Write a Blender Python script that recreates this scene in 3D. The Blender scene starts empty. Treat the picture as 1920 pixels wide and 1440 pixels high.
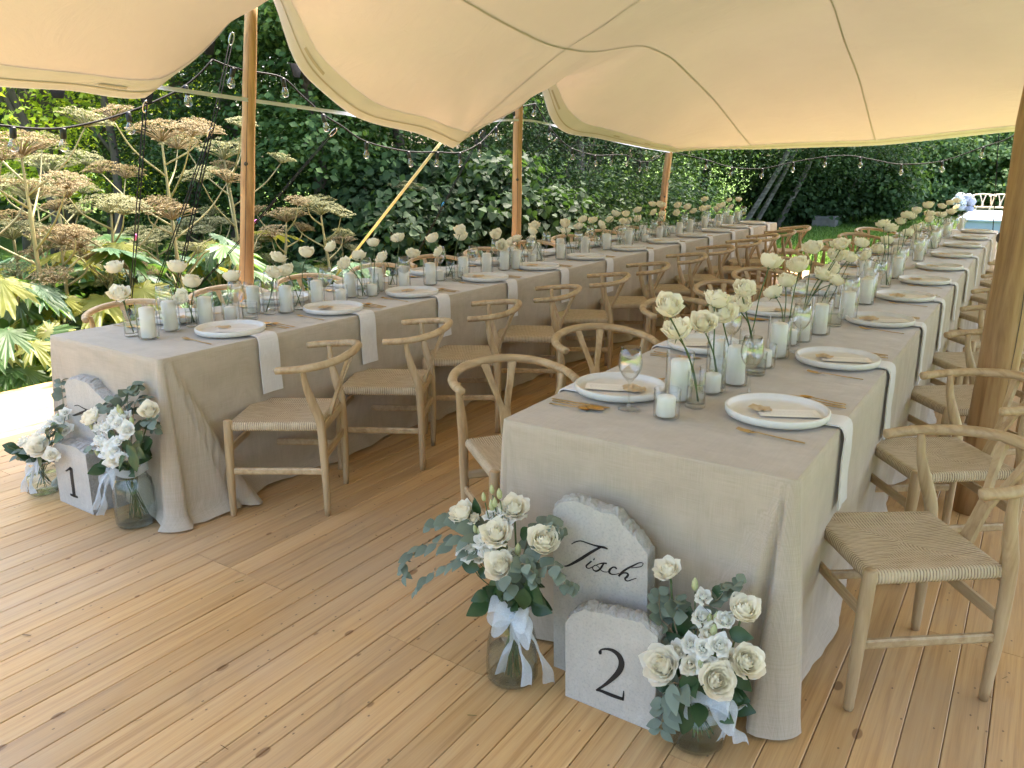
import bpy, math, random
import numpy as np
from mathutils import Vector, Matrix, Euler
R = math.radians
rng = np.random.default_rng(7)
random.seed(7)
SC = bpy.context.scene
COL = SC.collection

# ------------------------------------------------------------------ camera
CAM_H, FPX, PITCH, YAW = 1.55, 1480.0, 15.7714, 33.4505
cam = bpy.data.cameras.new('camera')
cam.sensor_width = 36.0
cam.lens = FPX / 1920 * 36.0
cam.clip_start = 0.05
cam.clip_end = 400
camo = bpy.data.objects.new('camera', cam)
camo.location = (0, 0, CAM_H)
camo.rotation_euler = (R(90 - PITCH), 0, R(YAW))
COL.objects.link(camo)
SC.camera = camo

# ------------------------------------------------------------------ light
SUN_EL, SUN_AZ = 62.0, -8.0          # azimuth clockwise from +Y
world = bpy.data.worlds.new('World')
SC.world = world
world.use_nodes = True
wn = world.node_tree
wn.nodes.clear()
sky = wn.nodes.new('ShaderNodeTexSky')
sky.sky_type = 'NISHITA'
sky.sun_disc = False
sky.sun_elevation = R(SUN_EL)
sky.sun_rotation = R(SUN_AZ)
sky.dust_density = 5.5
sky.ozone_density = 0.3
bg = wn.nodes.new('ShaderNodeBackground')
bg.inputs['Strength'].default_value = 0.15
wo = wn.nodes.new('ShaderNodeOutputWorld')
wn.links.new(sky.outputs[0], bg.inputs[0])
wn.links.new(bg.outputs[0], wo.inputs[0])
sl = bpy.data.lights.new('sun', 'SUN')
sl.energy = 2.1
sl.angle = R(1.2)
sl.color = (1.0, 0.90, 0.78)
so = bpy.data.objects.new('sun', sl)
COL.objects.link(so)
sd = Vector((math.sin(R(SUN_AZ)) * math.cos(R(SUN_EL)), math.cos(R(SUN_AZ)) * math.cos(R(SUN_EL)), math.sin(R(SUN_EL))))
so.rotation_euler = sd.to_track_quat('Z', 'Y').to_euler()
so.location = sd * 40

vs = SC.view_settings
vs.view_transform = 'Standard'
vs.look = 'None'
vs.exposure = 2.87
vs.gamma = 1.0
vs.use_curve_mapping = False
SC.cycles.use_denoising = True
SC.cycles.use_adaptive_sampling = True
SC.cycles.adaptive_threshold = 0.025
SC.cycles.max_bounces = 9
SC.cycles.diffuse_bounces = 4
SC.cycles.transparent_max_bounces = 28
SC.cycles.caustics_reflective = False
SC.cycles.caustics_refractive = False
SC.cycles.sample_clamp_indirect = 6.0

# ------------------------------------------------------------------ pixel helpers (photo 1920x1440 -> place)
_p, _y = R(PITCH), R(YAW)
FW = np.array([-math.sin(_y) * math.cos(_p), math.cos(_y) * math.cos(_p), -math.sin(_p)])
RT = np.array([math.cos(_y), math.sin(_y), 0.0])
UP = np.cross(RT, FW)
C0 = np.array([0, 0, CAM_H])
def ray(x, y): return FW + RT * (x - 960) / FPX - UP * (y - 720) / FPX
def atZ(x, y, z=0.0):
    d = ray(x, y); return C0 + d * (z - CAM_H) / d[2]
def atX(x, y, X):
    d = ray(x, y); return C0 + d * X / d[0]
def atY(x, y, Y):
    d = ray(x, y); return C0 + d * Y / d[1]

# ------------------------------------------------------------------ mesh helpers
class MB:
    def __init__(s): s.v = []; s.f = []
    def add(s, v, f):
        o = len(s.v)
        s.v.extend([tuple(map(float, p)) for p in v])
        s.f.extend([tuple(int(i) + o for i in q) for q in f])
        return s
    def box(s, lo, hi):
        x0, y0, z0 = lo; x1, y1, z1 = hi
        return s.add([(x0,y0,z0),(x1,y0,z0),(x1,y1,z0),(x0,y1,z0),(x0,y0,z1),(x1,y0,z1),(x1,y1,z1),(x0,y1,z1)],
                     [(0,3,2,1),(4,5,6,7),(0,1,5,4),(1,2,6,5),(2,3,7,6),(3,0,4,7)])
    def tube(s, pts, rad, n=8, cap=True, squash=None):
        pts = [np.asarray(p, float) for p in pts]
        m = len(pts)
        if not hasattr(rad, '__len__'): rad = [rad] * m
        t = [pts[min(i+1, m-1)] - pts[max(i-1, 0)] for i in range(m)]
        t = [q / (np.linalg.norm(q) + 1e-12) for q in t]
        ref = np.array([0, 0, 1.0]) if abs(t[0][2]) < 0.9 else np.array([1.0, 0, 0])
        a = np.cross(t[0], ref); a /= np.linalg.norm(a)
        V = []
        for i in range(m):
            a = a - t[i] * (a @ t[i]); a /= (np.linalg.norm(a) + 1e-12)
            b = np.cross(t[i], a)
            sx, sy = squash if squash else (1, 1)
            for k in range(n):
                th = 2 * math.pi * k / n
                V.append(pts[i] + rad[i] * (a * math.cos(th) * sx + b * math.sin(th) * sy))
        F = [(i*n+k, i*n+(k+1) % n, (i+1)*n+(k+1) % n, (i+1)*n+k) for i in range(m-1) for k in range(n)]
        if cap:
            F.append(tuple(range(n-1, -1, -1))); F.append(tuple((m-1)*n+k for k in range(n)))
        return s.add(V, F)
    def lathe(s, prof, n=24, c=(0, 0, 0), close=False):
        V = []; F = []; m = len(prof)
        for r, z in prof:
            for k in range(n):
                th = 2 * math.pi * k / n
                V.append((c[0] + r * math.cos(th), c[1] + r * math.sin(th), c[2] + z))
        for i in range(m - 1 if not close else m):
            j = (i + 1) % m
            for k in range(n):
                F.append((i*n+k, i*n+(k+1) % n, j*n+(k+1) % n, j*n+k))
        return s.add(V, F)
    def grid(s, P, wrap=False):
        P = np.asarray(P, float); a, b = P.shape[:2]
        F = [(i*b+j, (i+1)*b+j, (i+1)*b+j+1, i*b+j+1) for i in range(a-1) for j in range(b-1)]
        if wrap: F += [(i*b+b-1, (i+1)*b+b-1, (i+1)*b, i*b) for i in range(a-1)]
        return s.add(P.reshape(-1, 3), F)
    def mesh(s, name, mat, smooth=True):
        me = bpy.data.meshes.new(name)
        me.from_pydata(s.v, [], s.f)
        if smooth and len(me.polygons):
            me.polygons.foreach_set('use_smooth', [True] * len(me.polygons))
        if mat: me.materials.append(mat)
        me.update()
        return me
    def build(s, name, mat, parent=None, smooth=True, **k):
        return obj(name, s.mesh(name, mat, smooth), parent, **k)

def obj(name, data, parent=None, loc=None, rot=None, scale=None):
    o = bpy.data.objects.new(name, data)
    COL.objects.link(o)
    if parent: o.parent = parent
    if loc is not None: o.location = [float(q) for q in loc]
    if rot is not None: o.rotation_euler = rot
    if scale is not None: o.scale = (scale,) * 3 if not hasattr(scale, '__len__') else scale
    return o
def tag(o, label=None, cat=None, group=None, kind=None):
    if label: o['label'] = label
    if cat: o['category'] = cat
    if group: o['group'] = group
    if kind: o['kind'] = kind
    return o
def thing(name, label, cat, loc=(0, 0, 0), rz=0, group=None):
    o = obj(name, None, None, loc, (0, 0, rz)); o.empty_display_size = 0.05
    return tag(o, label, cat, group)
def npmesh(name, V, F, mat, smooth=False):
    """V (n,3), F (m,k) arrays with the same k"""
    me = bpy.data.meshes.new(name)
    V = np.asarray(V, np.float32); F = np.asarray(F, np.int32); m, k = F.shape
    me.vertices.add(len(V)); me.vertices.foreach_set('co', V.ravel())
    me.loops.add(m * k); me.loops.foreach_set('vertex_index', F.ravel())
    me.polygons.add(m)
    me.polygons.foreach_set('loop_start', np.arange(0, m * k, k, dtype=np.int32))
    if smooth: me.polygons.foreach_set('use_smooth', np.ones(m, bool))
    me.update(calc_edges=True)
    if mat: me.materials.append(mat)
    return me
def bevel(o, w, seg=2):
    b = o.modifiers.new('bevel', 'BEVEL'); b.width = w; b.segments = seg; b.limit_method = 'ANGLE'
    return o
_ones = 'first second third fourth fifth sixth seventh eighth ninth tenth eleventh twelfth thirteenth fourteenth fifteenth sixteenth seventeenth eighteenth nineteenth'.split()
_tens = {2: 'twenty', 3: 'thirty', 4: 'forty', 5: 'fifty', 6: 'sixty'}
def ordn(i):
    if i < 20: return _ones[i - 1]
    t, u = divmod(i, 10)
    if u == 0: return _tens[t][:-1] + 'ieth'
    return _tens[t] + '-' + _ones[u - 1]
def catmull(P, n=8):
    P = [np.asarray(p, float) for p in P]
    Q = [2*P[0]-P[1]] + P + [2*P[-1]-P[-2]]
    out = []
    for i in range(1, len(Q) - 2):
        for k in range(n):
            t = k / n
            out.append(0.5*((2*Q[i]) + (-Q[i-1]+Q[i+1])*t + (2*Q[i-1]-5*Q[i]+4*Q[i+1]-Q[i+2])*t*t + (-Q[i-1]+3*Q[i]-3*Q[i+1]+Q[i+2])*t**3))
    out.append(P[-1])
    return out

# ------------------------------------------------------------------ materials
def _new(name):
    m = bpy.data.materials.new(name); m.use_nodes = True
    t = m.node_tree; t.nodes.clear()
    return m, t
def N(t, typ, **kw):
    n = t.nodes.new('ShaderNode' + typ)
    for k, v in kw.items():
        if k in n.inputs.keys(): n.inputs[k].default_value = v
        else: setattr(n, k, v)
    return n
def L(t, a, b): t.links.new(a, b)
def c4(c): return (c[0], c[1], c[2], 1)
def ramp(t, fac, stops):
    n = t.nodes.new('ShaderNodeValToRGB')
    e = n.color_ramp.elements
    while len(e) < len(stops): e.new(0.5)
    for q, (p, c) in zip(e, stops):
        q.position = p; q.color = c4(c) if hasattr(c, '__len__') else (c, c, c, 1)
    L(t, fac, n.inputs[0])
    return n.outputs[0]
def coords(t, kind, scale=(1, 1, 1)):
    if kind == 'World': o = N(t, 'NewGeometry').outputs['Position']
    else: o = N(t, 'TexCoord').outputs[kind]
    mp = N(t, 'Mapping'); mp.inputs['Scale'].default_value = scale
    L(t, o, mp.inputs[0])
    return mp
def noise(t, kind='Object', scale=(1, 1, 1), detail=4, rough=0.55, dist=0.0, rand=False):
    mp = coords(t, kind, scale)
    n = N(t, 'TexNoise', Scale=1.0, Detail=detail, Roughness=rough, Distortion=dist)
    L(t, mp.outputs[0], n.inputs['Vector'])
    if rand:
        oi = N(t, 'ObjectInfo'); mul = N(t, 'Math', operation='MULTIPLY'); mul.inputs[1].default_value = 37.0
        L(t, oi.outputs['Random'], mul.inputs[0])
        cx = N(t, 'CombineXYZ'); L(t, mul.outputs[0], cx.inputs[0]); L(t, mul.outputs[0], cx.inputs[1]); L(t, mul.outputs[0], cx.inputs[2])
        L(t, cx.outputs[0], mp.inputs['Location'])
    return n.outputs[0]
def mixc(t, fac, a, b, mode='MIX'):
    n = t.nodes.new('ShaderNodeMix'); n.data_type = 'RGBA'; n.blend_type = mode
    for v, i in ((fac, 0), (a, 6), (b, 7)):
        if hasattr(v, 'is_output'): L(t, v, n.inputs[i])
        elif i == 0: n.inputs[0].default_value = v
        else: n.inputs[i].default_value = c4(v)
    return n.outputs[2]
def math_(t, op, a, b=None):
    n = N(t, 'Math', operation=op)
    for i, v in enumerate((a, b)):
        if v is None: continue
        if hasattr(v, 'is_output'): L(t, v, n.inputs[i])
        else: n.inputs[i].default_value = v
    return n.outputs[0]
def pbsdf(t, color, rough=0.5, bump=None, bstr=0.3, bdist=0.002, transl=0.0, tcol=None, spec=None, **kw):
    p = N(t, 'BsdfPrincipled')
    if hasattr(color, 'is_output'): L(t, color, p.inputs['Base Color'])
    else: p.inputs['Base Color'].default_value = c4(color)
    if hasattr(rough, 'is_output'): L(t, rough, p.inputs['Roughness'])
    else: p.inputs['Roughness'].default_value = rough
    if spec is not None: p.inputs['Specular IOR Level'].default_value = spec
    for k, v in kw.items(): p.inputs[k].default_value = v
    nrm = None
    if bump is not None:
        b = N(t, 'Bump', Strength=bstr, Distance=bdist); L(t, bump, b.inputs['Height']); L(t, b.outputs[0], p.inputs['Normal']); nrm = b.outputs[0]
    out = p.outputs[0]
    if transl > 0:
        tr = N(t, 'BsdfTranslucent'); tc = tcol if tcol is not None else color
        if hasattr(tc, 'is_output'): L(t, tc, tr.inputs[0])
        else: tr.inputs[0].default_value = c4(tc)
        mx = N(t, 'MixShader'); mx.inputs[0].default_value = transl
        L(t, out, mx.inputs[1]); L(t, tr.outputs[0], mx.inputs[2]); out = mx.outputs[0]
    o = N(t, 'OutputMaterial'); L(t, out, o.inputs[0])
    return p
def objrand(t, lo, hi):
    oi = N(t, 'ObjectInfo'); mr = N(t, 'MapRange'); mr.inputs['To Min'].default_value = lo; mr.inputs['To Max'].default_value = hi
    L(t, oi.outputs['Random'], mr.inputs[0]); return mr.outputs[0]
def scalec(t, col, fac):
    n = N(t, 'HueSaturation'); L(t, fac, n.inputs['Value'])
    if hasattr(col, 'is_output'): L(t, col, n.inputs['Color'])
    else: n.inputs['Color'].default_value = c4(col)
    return n.outputs[0]

M = {}
def simple(name, c1, c2=None, scale=6.0, rough=0.6, bump=0.0, bdist=0.002, transl=0.0, kind='Object', rv=0.0, detail=5, spec=None, tcol=None, **kw):
    m, t = _new(name)
    sc = scale if hasattr(scale, '__len__') else (scale,) * 3
    n = noise(t, kind, sc, detail)
    col = mixc(t, ramp(t, n, [(0.3, 0.0), (0.7, 1.0)]), c1, c2 if c2 else c1)
    if rv: col = scalec(t, col, objrand(t, 1 - rv, 1 + rv))
    pbsdf(t, col, rough, n if bump else None, bump, bdist, transl, tcol, spec, **kw)
    M[name] = m
    return m

# pine deck boards (grain runs along world Y)
def floor_mat():
    m, t = _new('pine_boards')
    grain = noise(t, 'World', (55, 1.6, 30), 6, 0.6, 0.6, rand=True)
    fine = noise(t, 'World', (260, 5, 60), 3, 0.6, 0.2, rand=True)
    blot = noise(t, 'World', (1.1, 0.8, 1), 5, 0.6)
    dirt = noise(t, 'World', (7, 2.2, 5), 7, 0.7, 0.8)
    col = ramp(t, grain, [(0.25, (0.34, 0.180, 0.062)), (0.48, (0.53, 0.315, 0.125)), (0.75, (0.61, 0.40, 0.180))])
    col = mixc(t, math_(t, 'MULTIPLY', ramp(t, fine, [(0.45, 0.0), (0.75, 1.0)]), 0.35), col, (0.33, 0.19, 0.085))
    gr = ramp(t, blot, [(0.42, 0.0), (0.72, 1.0)])
    col = mixc(t, math_(t, 'MULTIPLY', gr, 0.55), col, (0.42, 0.345, 0.26))
    col = mixc(t, math_(t, 'MULTIPLY', ramp(t, dirt, [(0.60, 0.0), (0.78, 1.0)]), 0.40), col, (0.17, 0.115, 0.07))
    # knots
    mp = coords(t, 'World', (9.7, 5.2, 1)); vo = N(t, 'TexVoronoi', feature='F1', Randomness=1.0, Scale=1.0); vo.voronoi_dimensions = '2D'
    L(t, mp.outputs[0], vo.inputs['Vector'])
    sep = N(t, 'SeparateColor'); L(t, vo.outputs['Color'], sep.inputs[0])
    rad = math_(t, 'MULTIPLY', math_(t, 'GREATER_THAN', sep.outputs[0], 0.84), 0.13)
    rad = math_(t, 'MULTIPLY', rad, math_(t, 'ADD', sep.outputs[1], 0.22))
    mp2 = coords(t, 'World', (9.7, 2.6, 1))
    k = math_(t, 'SUBTRACT', rad, vo.outputs['Distance'])
    kn = math_(t, 'MULTIPLY', ramp(t, math_(t, 'MULTIPLY', k, 22.0), [(0.0, 0.0), (0.7, 1.0)]), 0.8)
    col = mixc(t, kn, col, (0.20, 0.10, 0.04))
    # dark specks / nail heads
    mp3 = coords(t, 'World', (24, 16, 1)); v3 = N(t, 'TexVoronoi', feature='F1', Randomness=1.0, Scale=1.0); v3.voronoi_dimensions = '2D'
    L(t, mp3.outputs[0], v3.inputs['Vector'])
    s3 = N(t, 'SeparateColor'); L(t, v3.outputs['Color'], s3.inputs[0])
    sp = math_(t, 'MULTIPLY', math_(t, 'LESS_THAN', v3.outputs['Distance'], 0.07), math_(t, 'GREATER_THAN', s3.outputs[0], 0.90))
    col = mixc(t, math_(t, 'MULTIPLY', sp, 0.7), col, (0.07, 0.045, 0.03))
    col = scalec(t, col, objrand(t, 0.87, 1.10))
    rg = math_(t, 'ADD', math_(t, 'MULTIPLY', grain, 0.25), 0.36)
    pbsdf(t, col, rg, grain, 0.12, 0.002, spec=0.5)
    M['floor'] = m
floor_mat()

def wood(name, dark, mid, light, scale, rough=0.45, bump=0.1, rv=0.1):
    m, t = _new(name)
    g = noise(t, 'Object', scale, 6, 0.6, 0.7, rand=True)
    f = noise(t, 'Object', tuple(5 * s for s in scale), 3, 0.6, 0.0, rand=True)
    col = ramp(t, g, [(0.28, dark), (0.5, mid), (0.72, light)])
    col = mixc(t, math_(t, 'MULTIPLY', ramp(t, f, [(0.5, 0.0), (0.75, 1.0)]), 0.3), col, dark)
    col = scalec(t, col, objrand(t, 1 - rv, 1 + rv))
    pbsdf(t, col, rough, f, bump, 0.0015, spec=0.4)
    M[name] = m
wood('ash', (0.31, 0.20, 0.10), (0.46, 0.335, 0.19), (0.55, 0.42, 0.26), (26, 26, 2.2))
wood('ash_flat', (0.31, 0.20, 0.10), (0.46, 0.335, 0.19), (0.55, 0.42, 0.26), (3.0, 26, 26))
wood('pole', (0.25, 0.12, 0.045), (0.45, 0.26, 0.115), (0.58, 0.37, 0.18), (14, 14, 1.1), 0.6, 0.35, 0.06)
wood('post', (0.17, 0.085, 0.03), (0.36, 0.215, 0.095), (0.47, 0.31, 0.155), (13, 13, 1.3), 0.55, 0.3, 0.0)

def linen(name, c1, c2):
    m, t = _new(name)
    a = noise(t, 'World', (9, 9, 700), 3, 0.6)
    b = noise(t, 'World', (700, 9, 9), 3, 0.6)
    c = noise(t, 'World', (9, 700, 9), 3, 0.6)
    s = math_(t, 'ADD', math_(t, 'ADD', a, b), c)
    big = math_(t, 'ADD', noise(t, 'World', (2.2, 2.2, 2.2), 4, 0.5), noise(t, 'World', (6, 6, 1.5), 3, 0.5, 0.6))
    col = mixc(t, ramp(t, math_(t, 'DIVIDE', s, 3.0), [(0.38, 0.0), (0.62, 1.0)]), c1, c2)
    pbsdf(t, col, 0.85, math_(t, 'ADD', math_(t, 'MULTIPLY', s, 0.04), big), 0.22, 0.022, 0.10, c2, spec=0.2, **{'Sheen Weight': 0.5, 'Sheen Roughness': 0.35})
    M[name] = m
linen('linen', (0.415, 0.355, 0.275), (0.55, 0.475, 0.38))
linen('napkin', (0.66, 0.64, 0.64), (0.78, 0.76, 0.76))

def cord_mat():
    m, t = _new('paper_cord')
    tc = N(t, 'TexCoord'); sp = N(t, 'SeparateXYZ'); L(t, tc.outputs['Object'], sp.inputs[0])
    ax = math_(t, 'DIVIDE', math_(t, 'ABSOLUTE', sp.outputs[0]), 0.21)
    ay = math_(t, 'DIVIDE', math_(t, 'ABSOLUTE', sp.outputs[1]), 0.205)
    side = math_(t, 'GREATER_THAN', ax, ay)
    wx = math_(t, 'SINE', math_(t, 'MULTIPLY', sp.outputs[0], 2 * math.pi / 0.0095))
    wy = math_(t, 'SINE', math_(t, 'MULTIPLY', sp.outputs[1], 2 * math.pi / 0.0095))
    mx = N(t, 'Mix'); mx.data_type = 'FLOAT'
    L(t, side, mx.inputs[0]); L(t, wx, mx.inputs[2]); L(t, wy, mx.inputs[3])
    h = mx.outputs[0]
    nz = noise(t, 'Object', (30, 30, 30), 4)
    n2 = noise(t, 'Object', (90, 12, 12), 3, rand=True)
    hh = math_(t, 'ADD', math_(t, 'MULTIPLY', h, 0.5), 0.5)
    gap = math_(t, 'MULTIPLY', ramp(t, hh, [(0.0, 1.0), (0.42, 0.0)]), ramp(t, n2, [(0.40, 0.35), (0.60, 1.0)]))
    col = mixc(t, nz, (0.50, 0.395, 0.26), (0.66, 0.545, 0.385))
    col = mixc(t, math_(t, 'MULTIPLY', gap, 0.85), col, (0.13, 0.085, 0.045))
    pbsdf(t, col, 0.8, hh, 0.8, 0.003, spec=0.2)
    M['cord'] = m
cord_mat()

def canopy_mat():
    m, t = _new('tent_canvas')
    st = noise(t, 'World', (0.8, 0.8, 0.8), 6, 0.6)
    fn = noise(t, 'World', (60, 60, 60), 3, 0.6)
    col = mixc(t, ramp(t, st, [(0.35, 0.0), (0.7, 1.0)]), (0.525, 0.475, 0.43), (0.565, 0.515, 0.465))
    mk = noise(t, 'World', (9, 3, 9), 6, 0.75, 1.5)
    col = mixc(t, math_(t, 'MULTIPLY', ramp(t, mk, [(0.62, 0.0), (0.78, 1.0)]), 0.30), col, (0.40, 0.33, 0.24))
    d = N(t, 'BsdfDiffuse'); L(t, col, d.inputs[0])
    cr = noise(t, 'World', (2.0, 3.2, 2.0), 5, 0.55, 1.2)
    b = N(t, 'Bump', Strength=0.25, Distance=0.05); L(t, math_(t, 'ADD', math_(t, 'MULTIPLY', fn, 0.02), cr), b.inputs['Height']); L(t, b.outputs[0], d.inputs['Normal'])
    tr = N(t, 'BsdfTranslucent'); L(t, mixc(t, 1.0, col, (1.0, 0.92, 0.83), 'MULTIPLY'), tr.inputs[0])
    mx = N(t, 'MixShader'); mx.inputs[0].default_value = 0.049
    L(t, d.outputs[0], mx.inputs[1]); L(t, tr.outputs[0], mx.inputs[2])
    o = N(t, 'OutputMaterial'); L(t, mx.outputs[0], o.inputs[0])
    M['canvas'] = m
canopy_mat()
simple('hem', (0.60, 0.63, 0.70), (0.64, 0.67, 0.74), 5, 0.8, transl=0.06, kind='World')
simple('seam', (0.42, 0.41, 0.38), (0.46, 0.45, 0.42), 8, 0.7, transl=0.08, kind='World')
simple('strap', (0.50, 0.51, 0.55), (0.57, 0.58, 0.62), 9, 0.7, kind='World')
simple('yellow_strap', (0.86, 0.76, 0.38), (0.90, 0.81, 0.48), 20, 0.6, kind='World')
simple('rope', (0.010, 0.010, 0.011), (0.02, 0.02, 0.022), 60, 0.6, kind='World', spec=0.15)
simple('black_plastic', (0.012, 0.012, 0.012), (0.02, 0.02, 0.02), 30, 0.35)
simple('steel', (0.55, 0.55, 0.55), (0.65, 0.65, 0.65), 30, 0.25, Metallic=1.0)
simple('gold', (0.50, 0.32, 0.12), (0.58, 0.38, 0.16), 40, 0.28, Metallic=1.0)
simple('wax', (0.87, 0.83, 0.76), (0.90, 0.87, 0.80), 14, 0.5, 0.1, transl=0.12)
simple('wick', (0.70, 0.66, 0.58), None, 20, 0.8)
simple('plate', (0.64, 0.615, 0.57), (0.70, 0.675, 0.63), 25, 0.42, 0.05, rv=0.03)
simple('dried_petal', (0.60, 0.45, 0.27), (0.75, 0.62, 0.42), 60, 0.8, transl=0.3)
simple('petal', (0.975, 0.945, 0.83), (0.975, 0.96, 0.89), 30, 0.55, transl=0.5, rv=0.03, tcol=(0.98, 0.94, 0.80))
simple('white_petal', (0.92, 0.92, 0.88), (0.94, 0.94, 0.92), 30, 0.55, transl=0.42, tcol=(0.93, 0.94, 0.84))
simple('bud_green', (0.42, 0.47, 0.20), (0.62, 0.64, 0.38), 40, 0.55, transl=0.2)
simple('rose_stem', (0.045, 0.085, 0.022), (0.09, 0.14, 0.045), 40, 0.5)
simple('rose_leaf', (0.022, 0.055, 0.018), (0.04, 0.09, 0.03), 30, 0.38, 0.2, transl=0.12, rv=0.15)
simple('eucalyptus', (0.13, 0.17, 0.125), (0.205, 0.25, 0.19), 18, 0.65, transl=0.12, rv=0.18)
simple('euca_stem', (0.25, 0.18, 0.11), (0.20, 0.19, 0.11), 18, 0.6)
simple('bulb_socket', (0.010, 0.010, 0.010), None, 10, 0.4)
simple('ink', (0.012, 0.011, 0.011), None, 10, 0.6)
simple('concrete_block', (0.15, 0.15, 0.14), (0.22, 0.215, 0.20), 9, 0.9, 0.4)
simple('pale_blue', (0.27, 0.34, 0.45), (0.32, 0.39, 0.49), 3, 0.6, kind='World')
simple('pale_white', (0.50, 0.52, 0.56), (0.56, 0.58, 0.61), 3, 0.6, kind='World')
simple('hydrangea_blue', (0.36, 0.40, 0.55), (0.55, 0.58, 0.68), 40, 0.7, transl=0.2)
simple('hydrangea_white', (0.78, 0.82, 0.84), (0.70, 0.80, 0.86), 40, 0.7, transl=0.2)
simple('soil', (0.10, 0.075, 0.045), (0.16, 0.12, 0.07), 3, 0.95, 0.5, 0.05, kind='World')

def card_mat():
    m, t = _new('menu_paper')
    tc = N(t, 'TexCoord'); sp = N(t, 'SeparateXYZ'); L(t, tc.outputs['Object'], sp.inputs[0])
    row = math_(t, 'GREATER_THAN', math_(t, 'SINE', math_(t, 'MULTIPLY', sp.outputs[0], 2 * math.pi / 0.0098)), 0.35)
    mp = coords(t, 'Object', (420, 0, 0)); n = N(t, 'TexNoise', Scale=1.0, Detail=1.0); 
    cx = N(t, 'CombineXYZ'); L(t, math_(t, 'MULTIPLY', sp.outputs[1], 300.0), cx.inputs[0])
    L(t, math_(t, 'FLOOR', math_(t, 'MULTIPLY', sp.outputs[0], 1 / 0.0098)), cx.inputs[1]); L(t, cx.outputs[0], n.inputs['Vector'])
    ink = math_(t, 'MULTIPLY', row, math_(t, 'GREATER_THAN', n.outputs[0], 0.47))
    ins = math_(t, 'MULTIPLY', math_(t, 'LESS_THAN', math_(t, 'ABSOLUTE', sp.outputs[0]), 0.026), math_(t, 'LESS_THAN', math_(t, 'ABSOLUTE', sp.outputs[1]), 0.080))
    col = mixc(t, math_(t, 'MULTIPLY', math_(t, 'MULTIPLY', ink, ins), 0.40), (0.80, 0.78, 0.74), (0.25, 0.24, 0.23))
    pbsdf(t, col, 0.7, spec=0.2)
    M['card'] = m
card_mat()

def stone_mat():
    m, t = _new('cast_stone')
    a = noise(t, 'Object', (17, 17, 10.0), 7, 0.7)
    b = noise(t, 'Object', (130, 130, 130), 4, 0.7)
    e2 = noise(t, 'Object', (55, 55, 40), 5, 0.7)
    c = noise(t, 'Object', (5, 5, 5), 6, 0.6)
    col = ramp(t, a, [(0.3, (0.44, 0.415, 0.365)), (0.55, (0.51, 0.485, 0.43)), (0.75, (0.58, 0.555, 0.50))])
    col = mixc(t, math_(t, 'MULTIPLY', ramp(t, e2, [(0.45, 0.0), (0.65, 1.0)]), 0.5), col, (0.52, 0.47, 0.405))
    col = mixc(t, math_(t, 'MULTIPLY', ramp(t, b, [(0.50, 0.0), (0.68, 1.0)]), 0.5), col, (0.30, 0.29, 0.275))
    h = math_(t, 'ADD', b, c)
    pbsdf(t, col, 0.92, h, 0.35, 0.004, spec=0.15)
    M['stone'] = m
    m2, t = _new('broken_stone')
    b = noise(t, 'Object', (90, 90, 90), 6, 0.75)
    c = noise(t, 'Object', (28, 28, 28), 5, 0.7)
    col = ramp(t, b, [(0.25, (0.40, 0.39, 0.365)), (0.55, (0.52, 0.505, 0.475)), (0.8, (0.62, 0.605, 0.58))])
    pbsdf(t, col, 0.95, math_(t, 'ADD', b, c), 1.0, 0.012, spec=0.1)
    M['broken'] = m2
stone_mat()

def glass_mat(name, tint=(0.97, 0.985, 0.98), ior=1.45, boost=1.0):
    m, t = _new(name)
    lw = N(t, 'LayerWeight', Blend=0.5); f0 = ((ior - 1) / (ior + 1)) ** 2
    fr = math_(t, 'ADD', math_(t, 'MULTIPLY', math_(t, 'POWER', lw.outputs['Facing'], 4.0), (1 - f0) * .75), f0 * 1.3)
    tr = N(t, 'BsdfTransparent'); L(t, mixc(t, math_(t, 'POWER', lw.outputs['Facing'], 5.5), tint, tuple(q * .62 for q in tint)), tr.inputs[0])
    gl = N(t, 'BsdfGlossy', Roughness=0.015)
    mx = N(t, 'MixShader'); L(t, math_(t, 'MULTIPLY', fr, boost), mx.inputs[0])
    L(t, tr.outputs[0], mx.inputs[1]); L(t, gl.outputs[0], mx.inputs[2])
    o = N(t, 'OutputMaterial'); L(t, mx.outputs[0], o.inputs[0])
    M[name] = m
glass_mat('glass', (0.988, 0.993, 0.99))
glass_mat('wine', (0.985, 0.99, 0.985), 1.5, 2.0)
glass_mat('bulb_glass', (0.93, 0.91, 0.86), 1.5, 2.2)
glass_mat('vase_glass', (0.93, 0.955, 0.945), 1.45)
glass_mat('water', (0.965, 0.98, 0.975), 1.15)

def organza():
    m, t = _new('organza')
    w = noise(t, 'Object', (300, 300, 300), 2)
    d = N(t, 'BsdfDiffuse'); d.inputs[0].default_value = (0.78, 0.84, 0.88, 1)
    tl = N(t, 'BsdfTranslucent'); tl.inputs[0].default_value = (0.80, 0.86, 0.90, 1)
    m1 = N(t, 'MixShader'); m1.inputs[0].default_value = 0.4; L(t, d.outputs[0], m1.inputs[1]); L(t, tl.outputs[0], m1.inputs[2])
    tr = N(t, 'BsdfTransparent')
    mx = N(t, 'MixShader'); L(t, math_(t, 'ADD', math_(t, 'MULTIPLY', w, 0.3), 0.45), mx.inputs[0])
    L(t, tr.outputs[0], mx.inputs[1]); L(t, m1.outputs[0], mx.inputs[2])
    o = N(t, 'OutputMaterial'); L(t, mx.outputs[0], o.inputs[0])
    M['organza'] = m
organza()

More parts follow.
